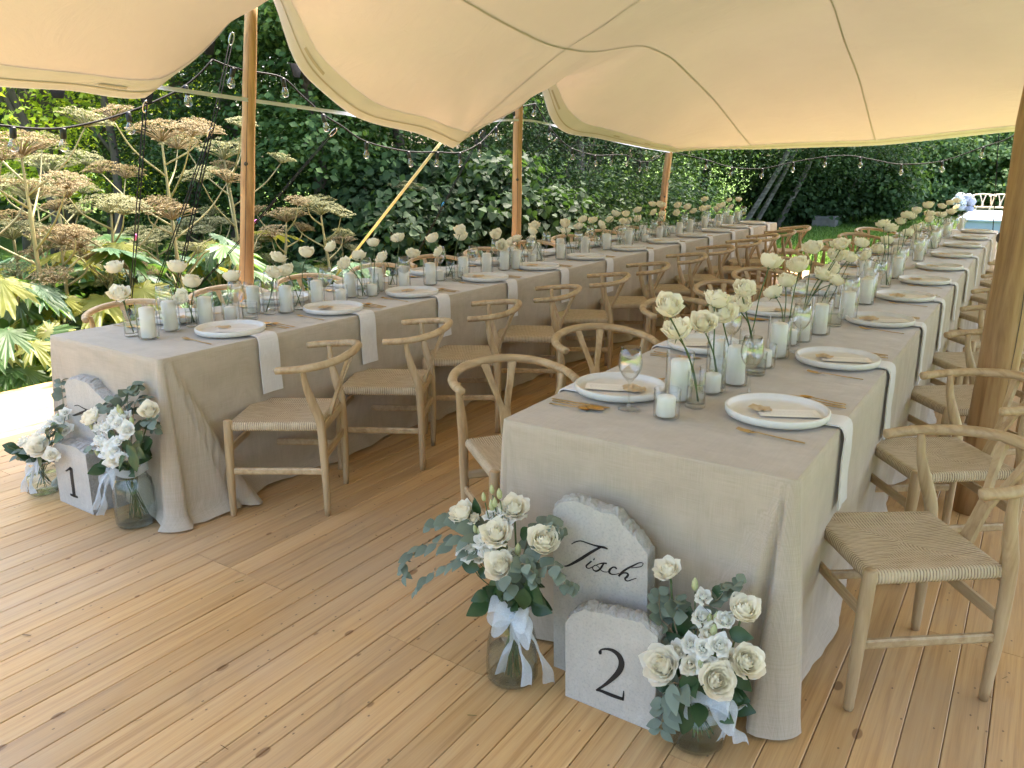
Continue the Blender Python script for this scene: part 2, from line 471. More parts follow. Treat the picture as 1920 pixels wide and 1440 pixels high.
def leaf_mat(name, stops, rough=0.6, transl=0.38, tm=(1.5, 1.5, 0.6), spec=0.18):
    """each leaf its own tone (random per mesh island)"""
    m, t = _new(name)
    ge = N(t, 'NewGeometry')
    col = ramp(t, ge.outputs['Random Per Island'], stops)
    tc = mixc(t, 1.0, col, tm, 'MULTIPLY')
    pbsdf(t, col, rough, transl=transl, tcol=tc, spec=spec)
    M[name] = m
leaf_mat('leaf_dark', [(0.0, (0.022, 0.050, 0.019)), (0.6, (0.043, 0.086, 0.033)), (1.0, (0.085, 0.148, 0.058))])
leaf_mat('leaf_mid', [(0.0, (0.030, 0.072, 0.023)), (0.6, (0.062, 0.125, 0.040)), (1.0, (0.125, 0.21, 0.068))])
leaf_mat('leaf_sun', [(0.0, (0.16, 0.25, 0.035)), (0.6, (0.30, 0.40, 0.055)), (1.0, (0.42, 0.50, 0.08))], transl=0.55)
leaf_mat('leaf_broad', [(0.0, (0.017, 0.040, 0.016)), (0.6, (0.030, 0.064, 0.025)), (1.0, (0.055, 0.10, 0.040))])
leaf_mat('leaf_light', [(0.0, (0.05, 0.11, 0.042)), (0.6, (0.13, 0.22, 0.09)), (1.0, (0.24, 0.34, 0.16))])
leaf_mat('leaf_birch', [(0.0, (0.024, 0.052, 0.025)), (0.6, (0.052, 0.096, 0.046)), (1.0, (0.11, 0.17, 0.088))])
leaf_mat('grass', [(0.0, (0.040, 0.095, 0.016)), (0.6, (0.075, 0.150, 0.024)), (1.0, (0.13, 0.20, 0.045))], 0.55, 0.3)
leaf_mat('umbel_straw', [(0.0, (0.17, 0.125, 0.068)), (0.5, (0.28, 0.22, 0.125)), (1.0, (0.38, 0.325, 0.195))], 0.8, 0.25, (1, 1, 0.8), 0.15)
leaf_mat('umbel_green', [(0.0, (0.16, 0.165, 0.078)), (0.5, (0.27, 0.27, 0.145)), (1.0, (0.38, 0.37, 0.215))], 0.8, 0.25, (1, 1, 0.8), 0.15)
simple('hog_stem', (0.20, 0.17, 0.075), (0.36, 0.33, 0.15), (14, 14, 2), 0.6, 0.2, rv=0.2)
simple('hog_leaf', (0.042, 0.11, 0.024), (0.075, 0.155, 0.036), 3, 0.45, transl=0.4, rv=0.2, tcol=(0.16, 0.30, 0.04))
simple('hog_leaf_grey', (0.055, 0.125, 0.055), (0.09, 0.17, 0.08), 3, 0.5, transl=0.3, rv=0.15)
simple('hog_leaf_yellow', (0.14, 0.18, 0.022), (0.26, 0.26, 0.038), 4, 0.5, transl=0.45, rv=0.12, tcol=(0.6, 0.55, 0.06))
simple('bark', (0.05, 0.042, 0.034), (0.11, 0.095, 0.075), (9, 9, 2), 0.9, 0.6, 0.02)
def birch_mat():
    m, t = _new('birch_bark')
    b = noise(t, 'Object', (5, 5, 16), 5, 0.6, 0.5)
    col = ramp(t, b, [(0.30, (0.06, 0.055, 0.05)), (0.45, (0.11, 0.105, 0.095)), (0.62, (0.22, 0.215, 0.195))])
    pbsdf(t, col, 0.8, b, 0.3, 0.01)
    M['birch'] = m
birch_mat()
def lawn_mat():
    m, t = _new('lawn')
    a = noise(t, 'World', (0.8, 0.8, 0.8), 5, 0.6); b = noise(t, 'World', (22, 22, 22), 5, 0.7)
    col = mixc(t, a, (0.085, 0.17, 0.025), (0.14, 0.23, 0.04))
    col = mixc(t, ramp(t, b, [(0.4, 0.0), (0.7, 1.0)]), col, (0.045, 0.085, 0.018))
    pbsdf(t, col, 0.9, b, 0.6, 0.03, spec=0.1)
    M['lawn'] = m
lawn_mat()
# ================================================================== SETTING
# ground: one sheet to the horizon, gently uneven beyond the deck
gx = np.concatenate([np.linspace(-90, -20, 8)[:-1], np.linspace(-20, 8, 57), np.linspace(8, 90, 8)[1:]])
gy = np.concatenate([np.linspace(-60, -6, 6)[:-1], np.linspace(-6, 34, 81), np.linspace(34, 140, 8)[1:]])
def ground_z(x, y):
    d = np.maximum(0, np.maximum(-6.2 - x, y - 12.6))
    return -0.07 + np.minimum(d, 3) * 0.02 * np.sin(x * 1.3 + 1) * np.cos(y * 0.9) + 0.02 * np.maximum(0, np.maximum(-13 - x, y - 22))
GX, GY = np.meshgrid(gx, gy, indexing='ij')
g = MB(); g.grid(np.stack([GX, GY, ground_z(GX, GY)], -1))
tag(g.build('ground', M['lawn']), 'green lawn round the wooden deck', kind='structure')

# deck boards
DX0, BW = -2.69, 0.1029
XL = DX0 - 31 * BW
deck = MB(); deck.box((XL + .01, -3.4, -0.10), (XL + 80 * BW, 12.11, -0.024))
deck = tag(deck.build('deck', M['soil'], smooth=False), 'pine board deck under the tent', kind='structure')
def plank_mesh(Ln, W):
    h = 0.022; c = 0.0022
    pr = [(-W/2, -h), (-W/2, -c), (-W/2 + c, 0), (W/2 - c, 0), (W/2, -c), (W/2, -h)]
    V = [(x, y, z) for y in (-Ln/2, Ln/2) for x, z in pr]
    F = [(0,1,7,6),(1,2,8,7),(2,3,9,8),(3,4,10,9),(4,5,11,10),(5,0,6,11),(5,4,3,2,1,0),(6,7,8,9,10,11)]
    m = MB(); m.add(V, F)
    return m
PL = {2.08: plank_mesh(2.0780, BW - .0019), 1.04: plank_mesh(1.0380, BW - .0019)}
PLM = {k: v.mesh('plank', M['floor'], False) for k, v in PL.items()}
pieces = []
for i in range(-31, 49):
    colm = math.floor(i / 5)
    x = DX0 + (i + .5) * BW
    if colm % 2 == 0: segs = [(1.73 + 2.08 * (k + .5), 2.08) for k in range(-2, 5)]
    else: segs = [(2.77 + 2.08 * (k + .5), 2.08) for k in range(-3, 4)] + [(11.61, 1.04)]
    for y, Ln in segs:
        q = np.array([x, y, 0]) - C0
        vis = 0
        for yy in np.linspace(y - Ln/2, y + Ln/2, 7):
            p = np.array([x, yy, 0]) - C0; k = p @ FW
            if k > .3 and abs(p @ RT / k * FPX) < 960 and abs(p @ UP / k * FPX) < 720: vis += 1 / k**2
        pieces.append((vis, x, y, Ln))
pieces.sort(key=lambda q: -q[0])
far = MB()
for n, (vis, x, y, Ln) in enumerate(pieces):
    dz = random.uniform(-.0016, 0); sx = random.uniform(-.0005, .0005)
    if n < 300 and vis > 0:
        obj('plank', PLM[Ln], deck, (x + sx, y, dz))
    else:
        far.add(np.array(PL[Ln].v) + [x + sx, y, dz], PL[Ln].f)
tag(far.build('far_planks', M['floor'], deck, False), kind='stuff')

# ================================================================== STRETCH TENT
EDGE = [(-3.0, 2.1), (.2, 2.3), (1.2, 2.1), (2.35, 1.96), (2.78, 1.965), (3.23, 1.975), (3.38, 2.06), (3.6, 2.20), (3.85, 2.42), (4.1, 2.62), (4.25, 2.68), (4.38, 2.60), (4.49, 2.34), (4.77, 2.11),
        (5.12, 1.94), (5.38, 1.88), (5.95, 1.82), (6.51, 1.75), (6.97, 1.88), (7.31, 1.97), (7.78, 2.17), (8.0, 2.36), (8.12, 2.36), (8.36, 2.07), (8.61, 1.93), (9.3, 1.86), (10.05, 1.81), (11.2, 1.74), (12.2, 1.685)]
pts = [(-5.0, y, z) for y, z in EDGE]
pts += [(-4.67, 6.51, 1.96), (-4.3, 6.51, 2.18), (-3.38, 6.51, 2.67), (-3.06, 6.51, 2.83)]
pts += [(-3.74, y, z) for y, z in [(-.7, 2.6), (.3, 2.82), (1.4, 2.72), (2.7, 2.55), (3.6, 2.66), (4.3, 2.75), (5.03, 2.67), (5.66, 2.57), (6.51, 2.51), (7.34, 2.58), (8.19, 2.70), (8.91, 2.65), (10.37, 2.29), (12.2, 1.72)]]
pts += [(-2.06, y, z) for y, z in [(-.7, 2.9), (.4, 3.0), (2.5, 2.98), (4.5, 3.12), (6.5, 3.08), (8.0, 3.12), (8.83, 3.05), (9.46, 2.81), (10.52, 2.47), (11.99, 1.83)]]
pts += [(-.4, y, z) for y, z in [(-.7, 2.95), (.4, 3.08), (2.5, 3.2), (4.0, 3.35), (6.5, 3.2), (8.5, 3.05), (10.4, 2.5), (12.0, 1.98)]]
pts += [(1.6, y, z) for y, z in [(-.7, 2.8), (.4, 2.95), (4.0, 3.1), (8, 2.95), (12, 2.1)]] + [(2.8, y, z) for y, z in [(-.7, 2.3), (.6, 2.5), (4, 2.3), (8, 2.5), (12, 2.1)]]
PT = np.array(pts)
def tps(r): return np.where(r > 1e-9, r * r * np.log(np.maximum(r, 1e-9)), 0.0)
nP = len(PT); XY = PT[:, :2] * [1.0, 1.0]
K = tps(np.linalg.norm(XY[:, None] - XY[None], axis=-1)) + np.eye(nP) * 1e-4
A = np.zeros((nP + 3, nP + 3)); A[:nP, :nP] = K; A[:nP, nP] = 1; A[:nP, nP+1:] = XY; A[nP:, :nP] = A[:nP, nP:].T
WT = np.linalg.solve(A, np.concatenate([PT[:, 2], np.zeros(3)]))
def tent_z(x, y):
    q = np.stack([np.asarray(x, float).ravel(), np.asarray(y, float).ravel()], -1)
    r = tps(np.linalg.norm(q[:, None] - XY[None], axis=-1))
    z = r @ WT[:nP] + WT[nP] + q @ WT[nP+1:]
    xx_, yy_ = q[:, 0], q[:, 1]; e_ = np.maximum(0, xx_ + 5)
    for y0, a, w, l in ((6.51, -.07, .22, .6), (4.30, .13, .16, .40), (8.07, .10, .16, .40), (3.25, -.03, .15, .4)):
        z = z + a * np.exp(-np.abs(yy_ - y0) / w) * np.exp(-e_ / l)
    for x0, y0, k_, a in ((-5, 6.51, 9, .010), (-5, 4.30, 11, .012), (-5, 8.07, 11, .012), (-5, 12.2, 9, .012), (-.1, 3.95, 12, .010)):
        r_ = np.hypot(xx_ - x0, yy_ - y0); z = z + a * np.sin(k_ * np.arctan2(yy_ - y0, xx_ - x0) + 1) * np.exp(-((r_ - .7) / .5) ** 2)
    return z.reshape(np.shape(x))
def near_y(x): return np.maximum(1.9 - .60 * (np.asarray(x, float) + 5), -2.6)
TX = np.concatenate([np.linspace(-5, -3, 41), np.linspace(-3, 2.8, 50)[1:]])
TY = np.concatenate([np.linspace(-.7, 1.5, 22)[:-1], np.linspace(1.5, 12.2, 180)])
AX, AY = np.meshgrid(TX, TY, indexing='ij')
AY = near_y(AX) + (AY + .7) / 12.9 * (12.2 - near_y(AX))
tent = thing('stretch_tent', 'cream stretch tent canopy spread over the deck and tables', 'tent', (-5, 4, 0))
def tpart(mb, name, mat, **k): 
    o = mb.build(name, mat, tent, **k); o.matrix_parent_inverse = Matrix.Translation((5, -4, 0)); return o
m_ = MB(); m_.grid(np.stack([AX, AY, tent_z(AX, AY)], -1)); tpart(m_, 'canopy', M['canvas'])
# hem bands along the garden edge and the far edge
def band(P, w, drop):      # P: list of (x,y); w: inward direction vector per point * width; two columns
    Pa = np.array(P); rows = []
    for f in np.linspace(0, 1, 6):
        q = Pa[:, :2] + w * f
        rows.append(np.stack([q[:, 0], q[:, 1], tent_z(q[:, 0], q[:, 1]) - drop], -1))
    return np.array(rows)
ys = np.linspace(near_y(-5.0), 12.2, 240); e = np.stack([np.full_like(ys, -5.004), ys], -1)
b_ = MB(); b_.grid(band(e, np.array([.20, 0]), .006)); tpart(b_, 'hem', M['hem'])
xs = np.linspace(-4.8, 2.8, 110); e2 = np.stack([xs, np.full_like(xs, 12.204)], -1)
b_ = MB(); b_.grid(band(e2, np.array([0, -.22]), .006)); tpart(b_, 'hem', M['hem'])
# stitched tape on the hem
def ribbon(P, hw, nrm=None):
    P = np.array(P); rows = [P - np.asarray(hw), P + np.asarray(hw)]
    return np.array(rows)
for off in (.075,):
    ys2 = np.linspace(2.0, 12.1, 220); q = np.stack([np.full_like(ys2, -5 + off), ys2], -1)
    b_ = MB(); b_.grid(band(q, np.array([.012, 0]), .010)); tpart(b_, 'hem_stitch', M['seam'])
q = np.stack([xs, np.full_like(xs, 12.2 - .12)], -1); b_ = MB(); b_.grid(band(q, np.array([0, -.012]), .010)); tpart(b_, 'hem_stitch', M['seam'])
# slots and patches in the hem
for yy in (2.95, 4.62, 6.62, 9.9, 8.3, 10.9):
    q = np.stack([np.full(8, -5 + .11), np.linspace(yy - .09, yy + .09, 8)], -1)
    b_ = MB(); b_.grid(band(q, np.array([.022, 0]), .012)); tpart(b_, 'hem_slot', M['seam'])
# welded seams
def seam(line, w, name='seam'):
    b_ = MB(); b_.grid(band(line, np.array(w), .008)); tpart(b_, name, M['seam'])
for X in (-3.74, -2.06, -.4, 1.3):
    yy = np.linspace(near_y(X) + .02, 12.0, 190); seam(np.stack([np.full_like(yy, X), yy], -1), (.017, 0))
xx = np.linspace(-4.85, 2.7, 110)
xe = np.linspace(-5, 2.8, 110); b_ = MB(); b_.grid(band(np.stack([xe, near_y(xe)], -1), np.array([.0, .20]), .006)); tpart(b_, 'hem', M['hem'])
for Y in (6.51,): seam(np.stack([xx, np.full_like(xx, Y)], -1), (0, .018))
# webbing straps pulled straight across the gaps below the raised edge
def strap(pix, X, hw=.018, name='edge_strap', mat='strap'):
    P = np.array([atX(x, y, X) for x, y in pix]); P = np.array(catmull(P, 6))
    b_ = MB(); b_.grid(np.array([P + [0, 0, hw], P + [-.004, 0, 0], P - [0, 0, hw]])); tpart(b_, name, M[mat])
strap([(0, 158), (140, 159), (245, 158), (330, 168), (470, 188), (600, 206), (675, 218), (760, 241), (815, 256)], -5.03, .014)
strap([(838, 256), (885, 240), (925, 227), (960, 225), (1000, 227), (1050, 238), (1090, 249), (1180, 271), (1262, 286)], -5.03, .012)
# dark reinforcing patches where ropes hold the hem
for (x, y) in [(275, 180), (392, 88), (556, 132), (108, 168)]:
    c = atX(x, y, -5.04); b_ = MB()
    b_.add([c + [0, -.06, .05], c + [0, .06, .05], c + [0, .03, -.05], c + [0, -.03, -.05], c + [-.012, -.06, .05], c + [-.012, .06, .05], c + [-.012, .03, -.05], c + [-.012, -.03, -.05]],
           [(0,1,2,3), (7,6,5,4), (0,4,5,1), (1,5,6,2), (2,6,7,3), (3,7,4,0)])
    tpart(b_, 'corner_patch', M['rope'], smooth=False)

# ================================================================== POLES
def pole(name, base, top, r0, r1, label, mat='pole', wob=.012, n=14):
    base = np.array(base, float); top = np.array(top, float); t = thing(name, label, 'pole', base, group='wooden tent poles')
    P = []; Rr = []
    for k in range(22):
        f = k / 21; P.append((top - base) * f + [wob * math.sin(f * 7 + r0 * 90) * math.sin(f * math.pi), wob * math.cos(f * 5.3 + 1) * math.sin(f * math.pi), 0])
        Rr.append((r0 + (r1 - r0) * f) * (1 + .035 * math.sin(f * 23 + 2) + .02 * math.sin(f * 51)))
    m = MB(); m.tube(P, Rr, n); m.build('shaft', M[mat], t)
    # knots where branches were cut
    for f in (.22, .41, .58, .77):
        c = np.array(P[int(f * 21)]); a = f * 17 + r0 * 31; rr = Rr[int(f * 21)]
        k_ = MB(); k_.lathe([(.0, .012), (rr * .18, .010), (rr * .30, .002), (rr * .36, -.02)], 10)
        o = k_.build('knot', M['bark'], t); o.location = c + np.array([math.cos(a), math.sin(a), 0]) * rr * .97
        o.rotation_euler = Vector((math.cos(a), math.sin(a), 0)).to_track_quat('Z', 'Y').to_euler()
    # drying crack
    ca = MB(); a = -0.9
    ca.grid(np.array([[np.array(P[i]) + np.array([math.cos(a + s), math.sin(a + s), 0]) * (Rr[i] + .0012) for s in (-.05 * math.sin(math.pi * (i - 3) / 16), .05 * math.sin(math.pi * (i - 3) / 16))] for i in range(3, 20)]))
    ca.build('crack', M['bark'], t)
    return t
p1a, p1b = atX(462, 540, -5.06), atX(470, 45, -5.06)
d = (p1b - p1a) / (p1b[2] - p1a[2])
pole('tent_pole', p1a - d * p1a[2], p1b + d * .16, .056, .048, 'tall round wooden pole behind garden table, nearest the hogweed')
pole('tent_pole', (-5.06, 7.72, 0), (-5.06, 7.80, 2.36), .057, .050, 'patchy debarked wooden pole behind the middle of garden table')
p3a, p3b = atX(1243, 385, -5.06), atX(1256, 275, -5.06); d = (p3b - p3a) / (p3b[2] - p3a[2])
pole('tent_pole', p3a - d * p3a[2], p3b, .058, .056, 'leaning wooden pole at the far corner of the tent')
pa = atZ(1817, 955, 0); pb = atY(1923, 400, pa[1]); dd = (pb - pa) / pb[2]
pole('tent_post', pa, pa + dd * 3.25, .079, .072, 'thick knotty wooden post beside the chairs of front table', 'post', .014, 20)
pole('tent_pole', (-.02, 11.9, 0), (-.03, 12.0, 2.04), .05, .05, 'thin wooden pole at the far end of front table')

# ================================================================== ROPES AND STRAPS
def rope(pa, Xa, pb, Xb, label, double=True, clip=None, name='guy_rope'):
    a = atX(*pa, Xa); b = atX(*pb, Xb)
    k = (a[2] + .05) / max(a[2] - b[2], .2); e = a + (b - a) * k
    t = thing(name, label, 'rope', e, group='black guy ropes of the tent')
    for s in ((-.012, .012) if double else (0,)):
        m = MB(); m.tube([a - e + [0, s, 0], (a + e) / 2 - e + [0, s, -.02], [0, s * .3, 0]], .0045, 5); m.build('cord', M['rope'], t)
    # steel carabiner at the hem
    u = (b - a) / np.linalg.norm(b - a); s_ = np.cross(u, [1, 0, 0]); s_ /= np.linalg.norm(s_)
    ring = [a - e + u * (.05 + .045 * math.cos(h)) + s_ * .018 * math.sin(h) for h in np.linspace(0, 2 * math.pi, 15)]
    m = MB(); m.tube(ring, .005, 6, False); m.build('carabiner', M['steel'], t)
    if clip:
        c = a + (b - a) * clip[0] - e
        m = MB(); m.tube([c - u * .03, c, c + u * .03], [.007, .012, .007], 6)
        m.build('tensioner', M[clip[1]], t)
    pg = MB(); pg.tube([[0, 0, .12], [0, 0, -.1]], .008, 6); pg.build('peg', M['steel'], t)
simple('clip_pink', (0.55, 0.12, 0.42), None, 10, 0.4); simple('clip_blue', (0.03, 0.25, 0.45), None, 10, 0.4)
rope((273, 188), -5.03, (243, 590), -6.3, 'black guy rope with pink clip dropping from the nearest tent corner', clip=(.58, 'clip_pink'))
rope((397, 240), -5.03, (285, 555), -6.4, 'black guy rope with blue clip slanting between the tall hogweeds', clip=(.5, 'clip_blue'))
rope((437, 60), -5.0, (397, 240), -5.08, 'short black rope from the tent peak beside the nearest pole', clip=None)
rope((632, 240), -5.03, (355, 555), -6.6, 'long black guy rope passing behind the nearest tent pole', clip=(.53, 'clip_pink'))
rope((905, 245), -5.03, (735, 560), -6.5, 'black guy rope with blue clip beside the yellow strap', clip=(.40, 'clip_blue'))
rope((1045, 258), -5.03, (820, 470), -7.2, 'black guy rope running behind the middle tent pole', False, clip=(.62, 'clip_blue'))
rope((1228, 292), -5.03, (1000, 480), -7.4, 'black guy rope at the far tent corner pole', False)
a = atX(826, 268, -5.04); b = atX(660, 478, -6.3); k = (a[2] + .05) / (a[2] - b[2]); e_ = a + (b - a) * k
t = thing('ratchet_strap', 'flat yellow tie-down strap slanting from the tent edge', 'strap', e_)
m = MB(); m.grid(np.array([[a - e_ + [0, -.019, .006], (a + e_) / 2 - e_ + [0, -.019, 0], [0, -.019, 0]], [a - e_ + [0, .019, -.006], (a + e_) / 2 - e_ + [0, .019, -.012], [0, .019, 0]]]))
o = m.build('webbing', M['yellow_strap'], t); sm = o.modifiers.new('thick', 'SOLIDIFY'); sm.thickness = .003
m = MB(); m.tube([[0, 0, .12], [0, 0, -.1]], .01, 6); m.build('peg', M['steel'], t)
a = atY(1873, 250, 12.2); t = thing('guy_rope', 'black guy rope at the far end of front table', 'rope', (a[0] + .12, 13.2, -.05), group='black guy ropes of the tent')
m = MB(); m.tube([a - np.array(t.location), [0, 0, 0]], .006, 5); m.build('cord', M['rope'], t)

# ================================================================== FESTOON LIGHTS
BK = 1.2
sock_m = MB(); sock_m.lathe([(0, .0), (.012, 0), (.0155, -.006), (.0155, -.05), (.013, -.055), (0, -.055)], 12); SOCK = sock_m.mesh('socket', M['bulb_socket'])
blb = MB(); blb.lathe([(.011, -.05), (.014, -.062), (.021, -.078), (.0245, -.093), (.022, -.108), (.013, -.118), (0, -.121)], 14); BULB = blb.mesh('bulb', M['bulb_glass'])
fil = MB()
for s in (-.005, .005): fil.tube([(s, 0, -.052), (s * 1.4, .002, -.085), (s * .2, 0, -.10)], .0014, 4)
fil.lathe([(0, -.052), (.006, -.056), (.004, -.07), (0, -.072)], 8)
FIL = fil.mesh('filament', M['steel'])
def festoon(path, bulbs, conv, label):
    P = [conv(*q) for q in path]; base = P[0]
    t = thing('festoon_light_string', label, 'string lights', base, group='festoon light strings along the tent')
    C = catmull(P, 5); m = MB(); m.tube([c - base for c in C], .0075, 5); m.build('cable', M['rope'], t)
    C = np.array(C)
    for (x, y) in bulbs:
        p = conv(x, y); i = np.argmin(np.linalg.norm(C - p, axis=1)); q = C[i] - base
        s = obj('socket', SOCK, t, q, (random.uniform(-.2, .2), random.uniform(-.2, .2), random.uniform(0, 6)), BK)
        obj('bulb', BULB, s); obj('filament', FIL, s)
cl = lambda x, y: atX(x, y, -5.10)
festoon([(-60, 232), (0, 235), (60, 241), (118, 240), (180, 228), (240, 210), (290, 190), (340, 165), (372, 140), (398, 112)],
        [(118, 240), (240, 210), (345, 160), (20, 236)], cl, 'festoon cable with clear bulbs at the far left tent edge')
festoon([(398, 112), (437, 127), (480, 135), (530, 146), (565, 178), (605, 214), (640, 236), (687, 266), (765, 284), (820, 285), (862, 286), (900, 268), (930, 238), (962, 206), (1003, 194)],
        [(437, 127), (533, 148), (605, 214), (687, 266), (765, 284), (820, 285), (862, 286), (902, 266), (930, 238), (962, 206), (1000, 195)], cl, 'festoon cable with bulbs hanging between the two nearest poles')
festoon([(1003, 194), (1022, 225), (1045, 256), (1072, 278), (1115, 291), (1155, 290), (1178, 292), (1200, 303), (1225, 300), (1250, 283)],
        [(1030, 240), (1070, 277), (1115, 291), (1150, 290), (1178, 292), (1200, 303), (1213, 304)], cl, 'festoon cable with bulbs between middle and far corner poles')
cf = lambda x, y: atY(x, y, 12.3)
festoon([(1256, 283), (1290, 292), (1325, 300), (1373, 314), (1430, 316), (1488, 304), (1548, 294), (1595, 292), (1640, 300), (1690, 308), (1766, 302), (1845, 275), (1885, 262), (1925, 240)],
        [(1325, 300), (1373, 314), (1430, 316), (1488, 304), (1548, 294), (1609, 295), (1690, 308), (1766, 302), (1845, 275), (1918, 243)], cf, 'festoon cable with bulbs below the far tent edge')
# ================================================================== TABLECLOTHS
TZ = 0.75
def fnoise(s, seed, f):
    return sum(math.sin(s * f * k + seed * (3.1 + k * 1.7)) / k for k in (1, 1.73, 2.61)) / 2.0
DEF = ([0, .05, .10, .14, .20, .30], [.03, .05, .035, .012, .035, 0])
def cloth(name, x0, x1, y0, y1, label, amp_long, amp_end, ears, seed):
    r = .020
    # ears[(side, corner end)]: how far the drape stands out, by distance from the corner at floor level
    per = []     # (x, y, nx, ny, along-side id, dist to corner, s)
    def side(p, q, n, step, sid):
        p = np.array(p, float); q = np.array(q, float); Ln = np.linalg.norm(q - p); k = max(2, int(Ln / step))
        # finer near the corners
        fine = np.arange(0, min(.46, Ln * .45), .0085) / Ln; u = np.concatenate([fine, np.linspace(fine[-1], 1 - fine[-1], k + 1)[1:-1], 1 - fine[::-1]])
        for f in u:
            c = p + (q - p) * f; per.append((c[0], c[1], n[0], n[1], sid, min(f, 1 - f) * Ln, f * Ln))
    def corner(cx, cy, a0, sid):
        for k in range(1, 8):
            a = a0 + math.pi / 2 * k / 8
            per.append((cx + r * math.cos(a), cy + r * math.sin(a), math.cos(a), math.sin(a), sid, 0.0, 0.0))
    side((x0 + r, y0), (x1 - r, y0), (0, -1), .030, 0); corner(x1 - r, y0 + r, -math.pi / 2, 4)
    side((x1, y0 + r), (x1, y1 - r), (1, 0), .035, 1); corner(x1 - r, y1 - r, 0, 5)
    side((x1 - r, y1), (x0 + r, y1), (0, 1), .03, 2); corner(x0 + r, y1 - r, math.pi / 2, 6)
    side((x0, y1 - r), (x0, y0 + r), (-1, 0), .05, 3); corner(x0 + r, y0 + r, math.pi, 7)
    n = len(per); T = [0, .012, .03, .07, .13, .2, .28, .36, .45, .54, .63, .72, .80, .87, .93, .975, 1.0]
    rows = []
    for ti, t in enumerate(T):
        row = []
        for (x, y, nx, ny, sid, dc, s) in per:
            z = TZ - t * (TZ - .006)
            am = amp_end if sid in (0, 2) else amp_long
            w = t ** 1.1
            grow = 1.0 if sid not in (1, 3) else (.25 + .75 * min(1, max(0, (s if sid == 1 else (y1 - y0 - s)) - 1.2) / 2.5))
            fold = am * w * grow * (fnoise(s, seed + sid, 9.0) * .55 + fnoise(s + .1 * t, seed + sid * 2.3, 23.0) * .45 + .5)
            if sid >= 4:
                a = ears.get((sid - 4, 1), DEF)[1][0]; b = ears.get(((sid - 3) % 4, 0), DEF)[1][0]; fo = (a + b) / 2 * t ** .95
            else:
                e = ears.get((sid, 0 if s == dc else 1), DEF); fo = float(np.interp(dc / max(t, .10), e[0], e[1])) * t ** .95
            if sid < 4 and dc < .6: fold *= min(1, dc / .3)
            # soft puddle on the floor
            pud = .045 * max(0, (t - .9) / .1) ** 2 * (.5 + .5 * math.sin(s * 7 + seed))
            off = fold + fo + pud + .004 * (1 - math.exp(-t * 30))
            if t == 0: off = -.004
            zz = z if ti > 1 else TZ - (.000 if t == 0 else .004)
            if t > .93: zz = max(.006, z + .012 * abs(math.sin(s * 11 + seed * 2)) * (1 if sid < 4 else .3))
            row.append((x + nx * off, y + ny * off, zz))
        rows.append(row)
    m = MB(); m.grid(np.array(rows), wrap=True)
    # flat top with light creases
    nx_, ny_ = 14, int((y1 - y0) / .06)
    XX, YY = np.meshgrid(np.linspace(x0 + .004, x1 - .004, nx_), np.linspace(y0 + .004, y1 - .004, ny_), indexing='ij')
    ZZ = TZ + .0012 * np.sin(YY * 21 + np.sin(XX * 9) * 1.5) * np.exp(-((np.abs(XX - (x0 + x1) / 2) - .25) / .2) ** 2)
    ZZ[0] = ZZ[-1] = TZ - .0005; ZZ[:, 0] = ZZ[:, -1] = TZ - .0005
    m.grid(np.stack([XX, YY, ZZ], -1)[:, ::-1])
    o = m.build(name, M['linen'])
    return tag(o, label, 'tablecloth', 'linen tablecloths')
T1 = (-3.88, -3.0, 1.86, 11.05); T2 = (-1.36, -.43, 2.0, 11.2)
cloth('tablecloth', *T1, 'long beige linen cloth to the floor on garden table by the garden', .045, .014, {(1, 0): ([0, .10, .22, .243, .262, .30, .335, .36, .46], [.03, .05, .085, .060, .105, .125, .105, .02, 0]), (0, 1): ([0, .08, .2], [.03, .012, 0])}, 1.3)
cloth('tablecloth', *T2, 'long beige linen cloth to the floor on front table in front', .035, .010, {(0, 1): ([0, .03, .048, .075, .105, .15, .19, .215, .25, .30, .38], [.085, .08, .0, .0, .085, .11, .085, .05, .065, .03, 0]), (1, 0): ([0, .08, .2, .3], [.03, .035, .01, 0]), (0, 0): ([0, .1, .2], [.015, .02, 0])}, 4.1)

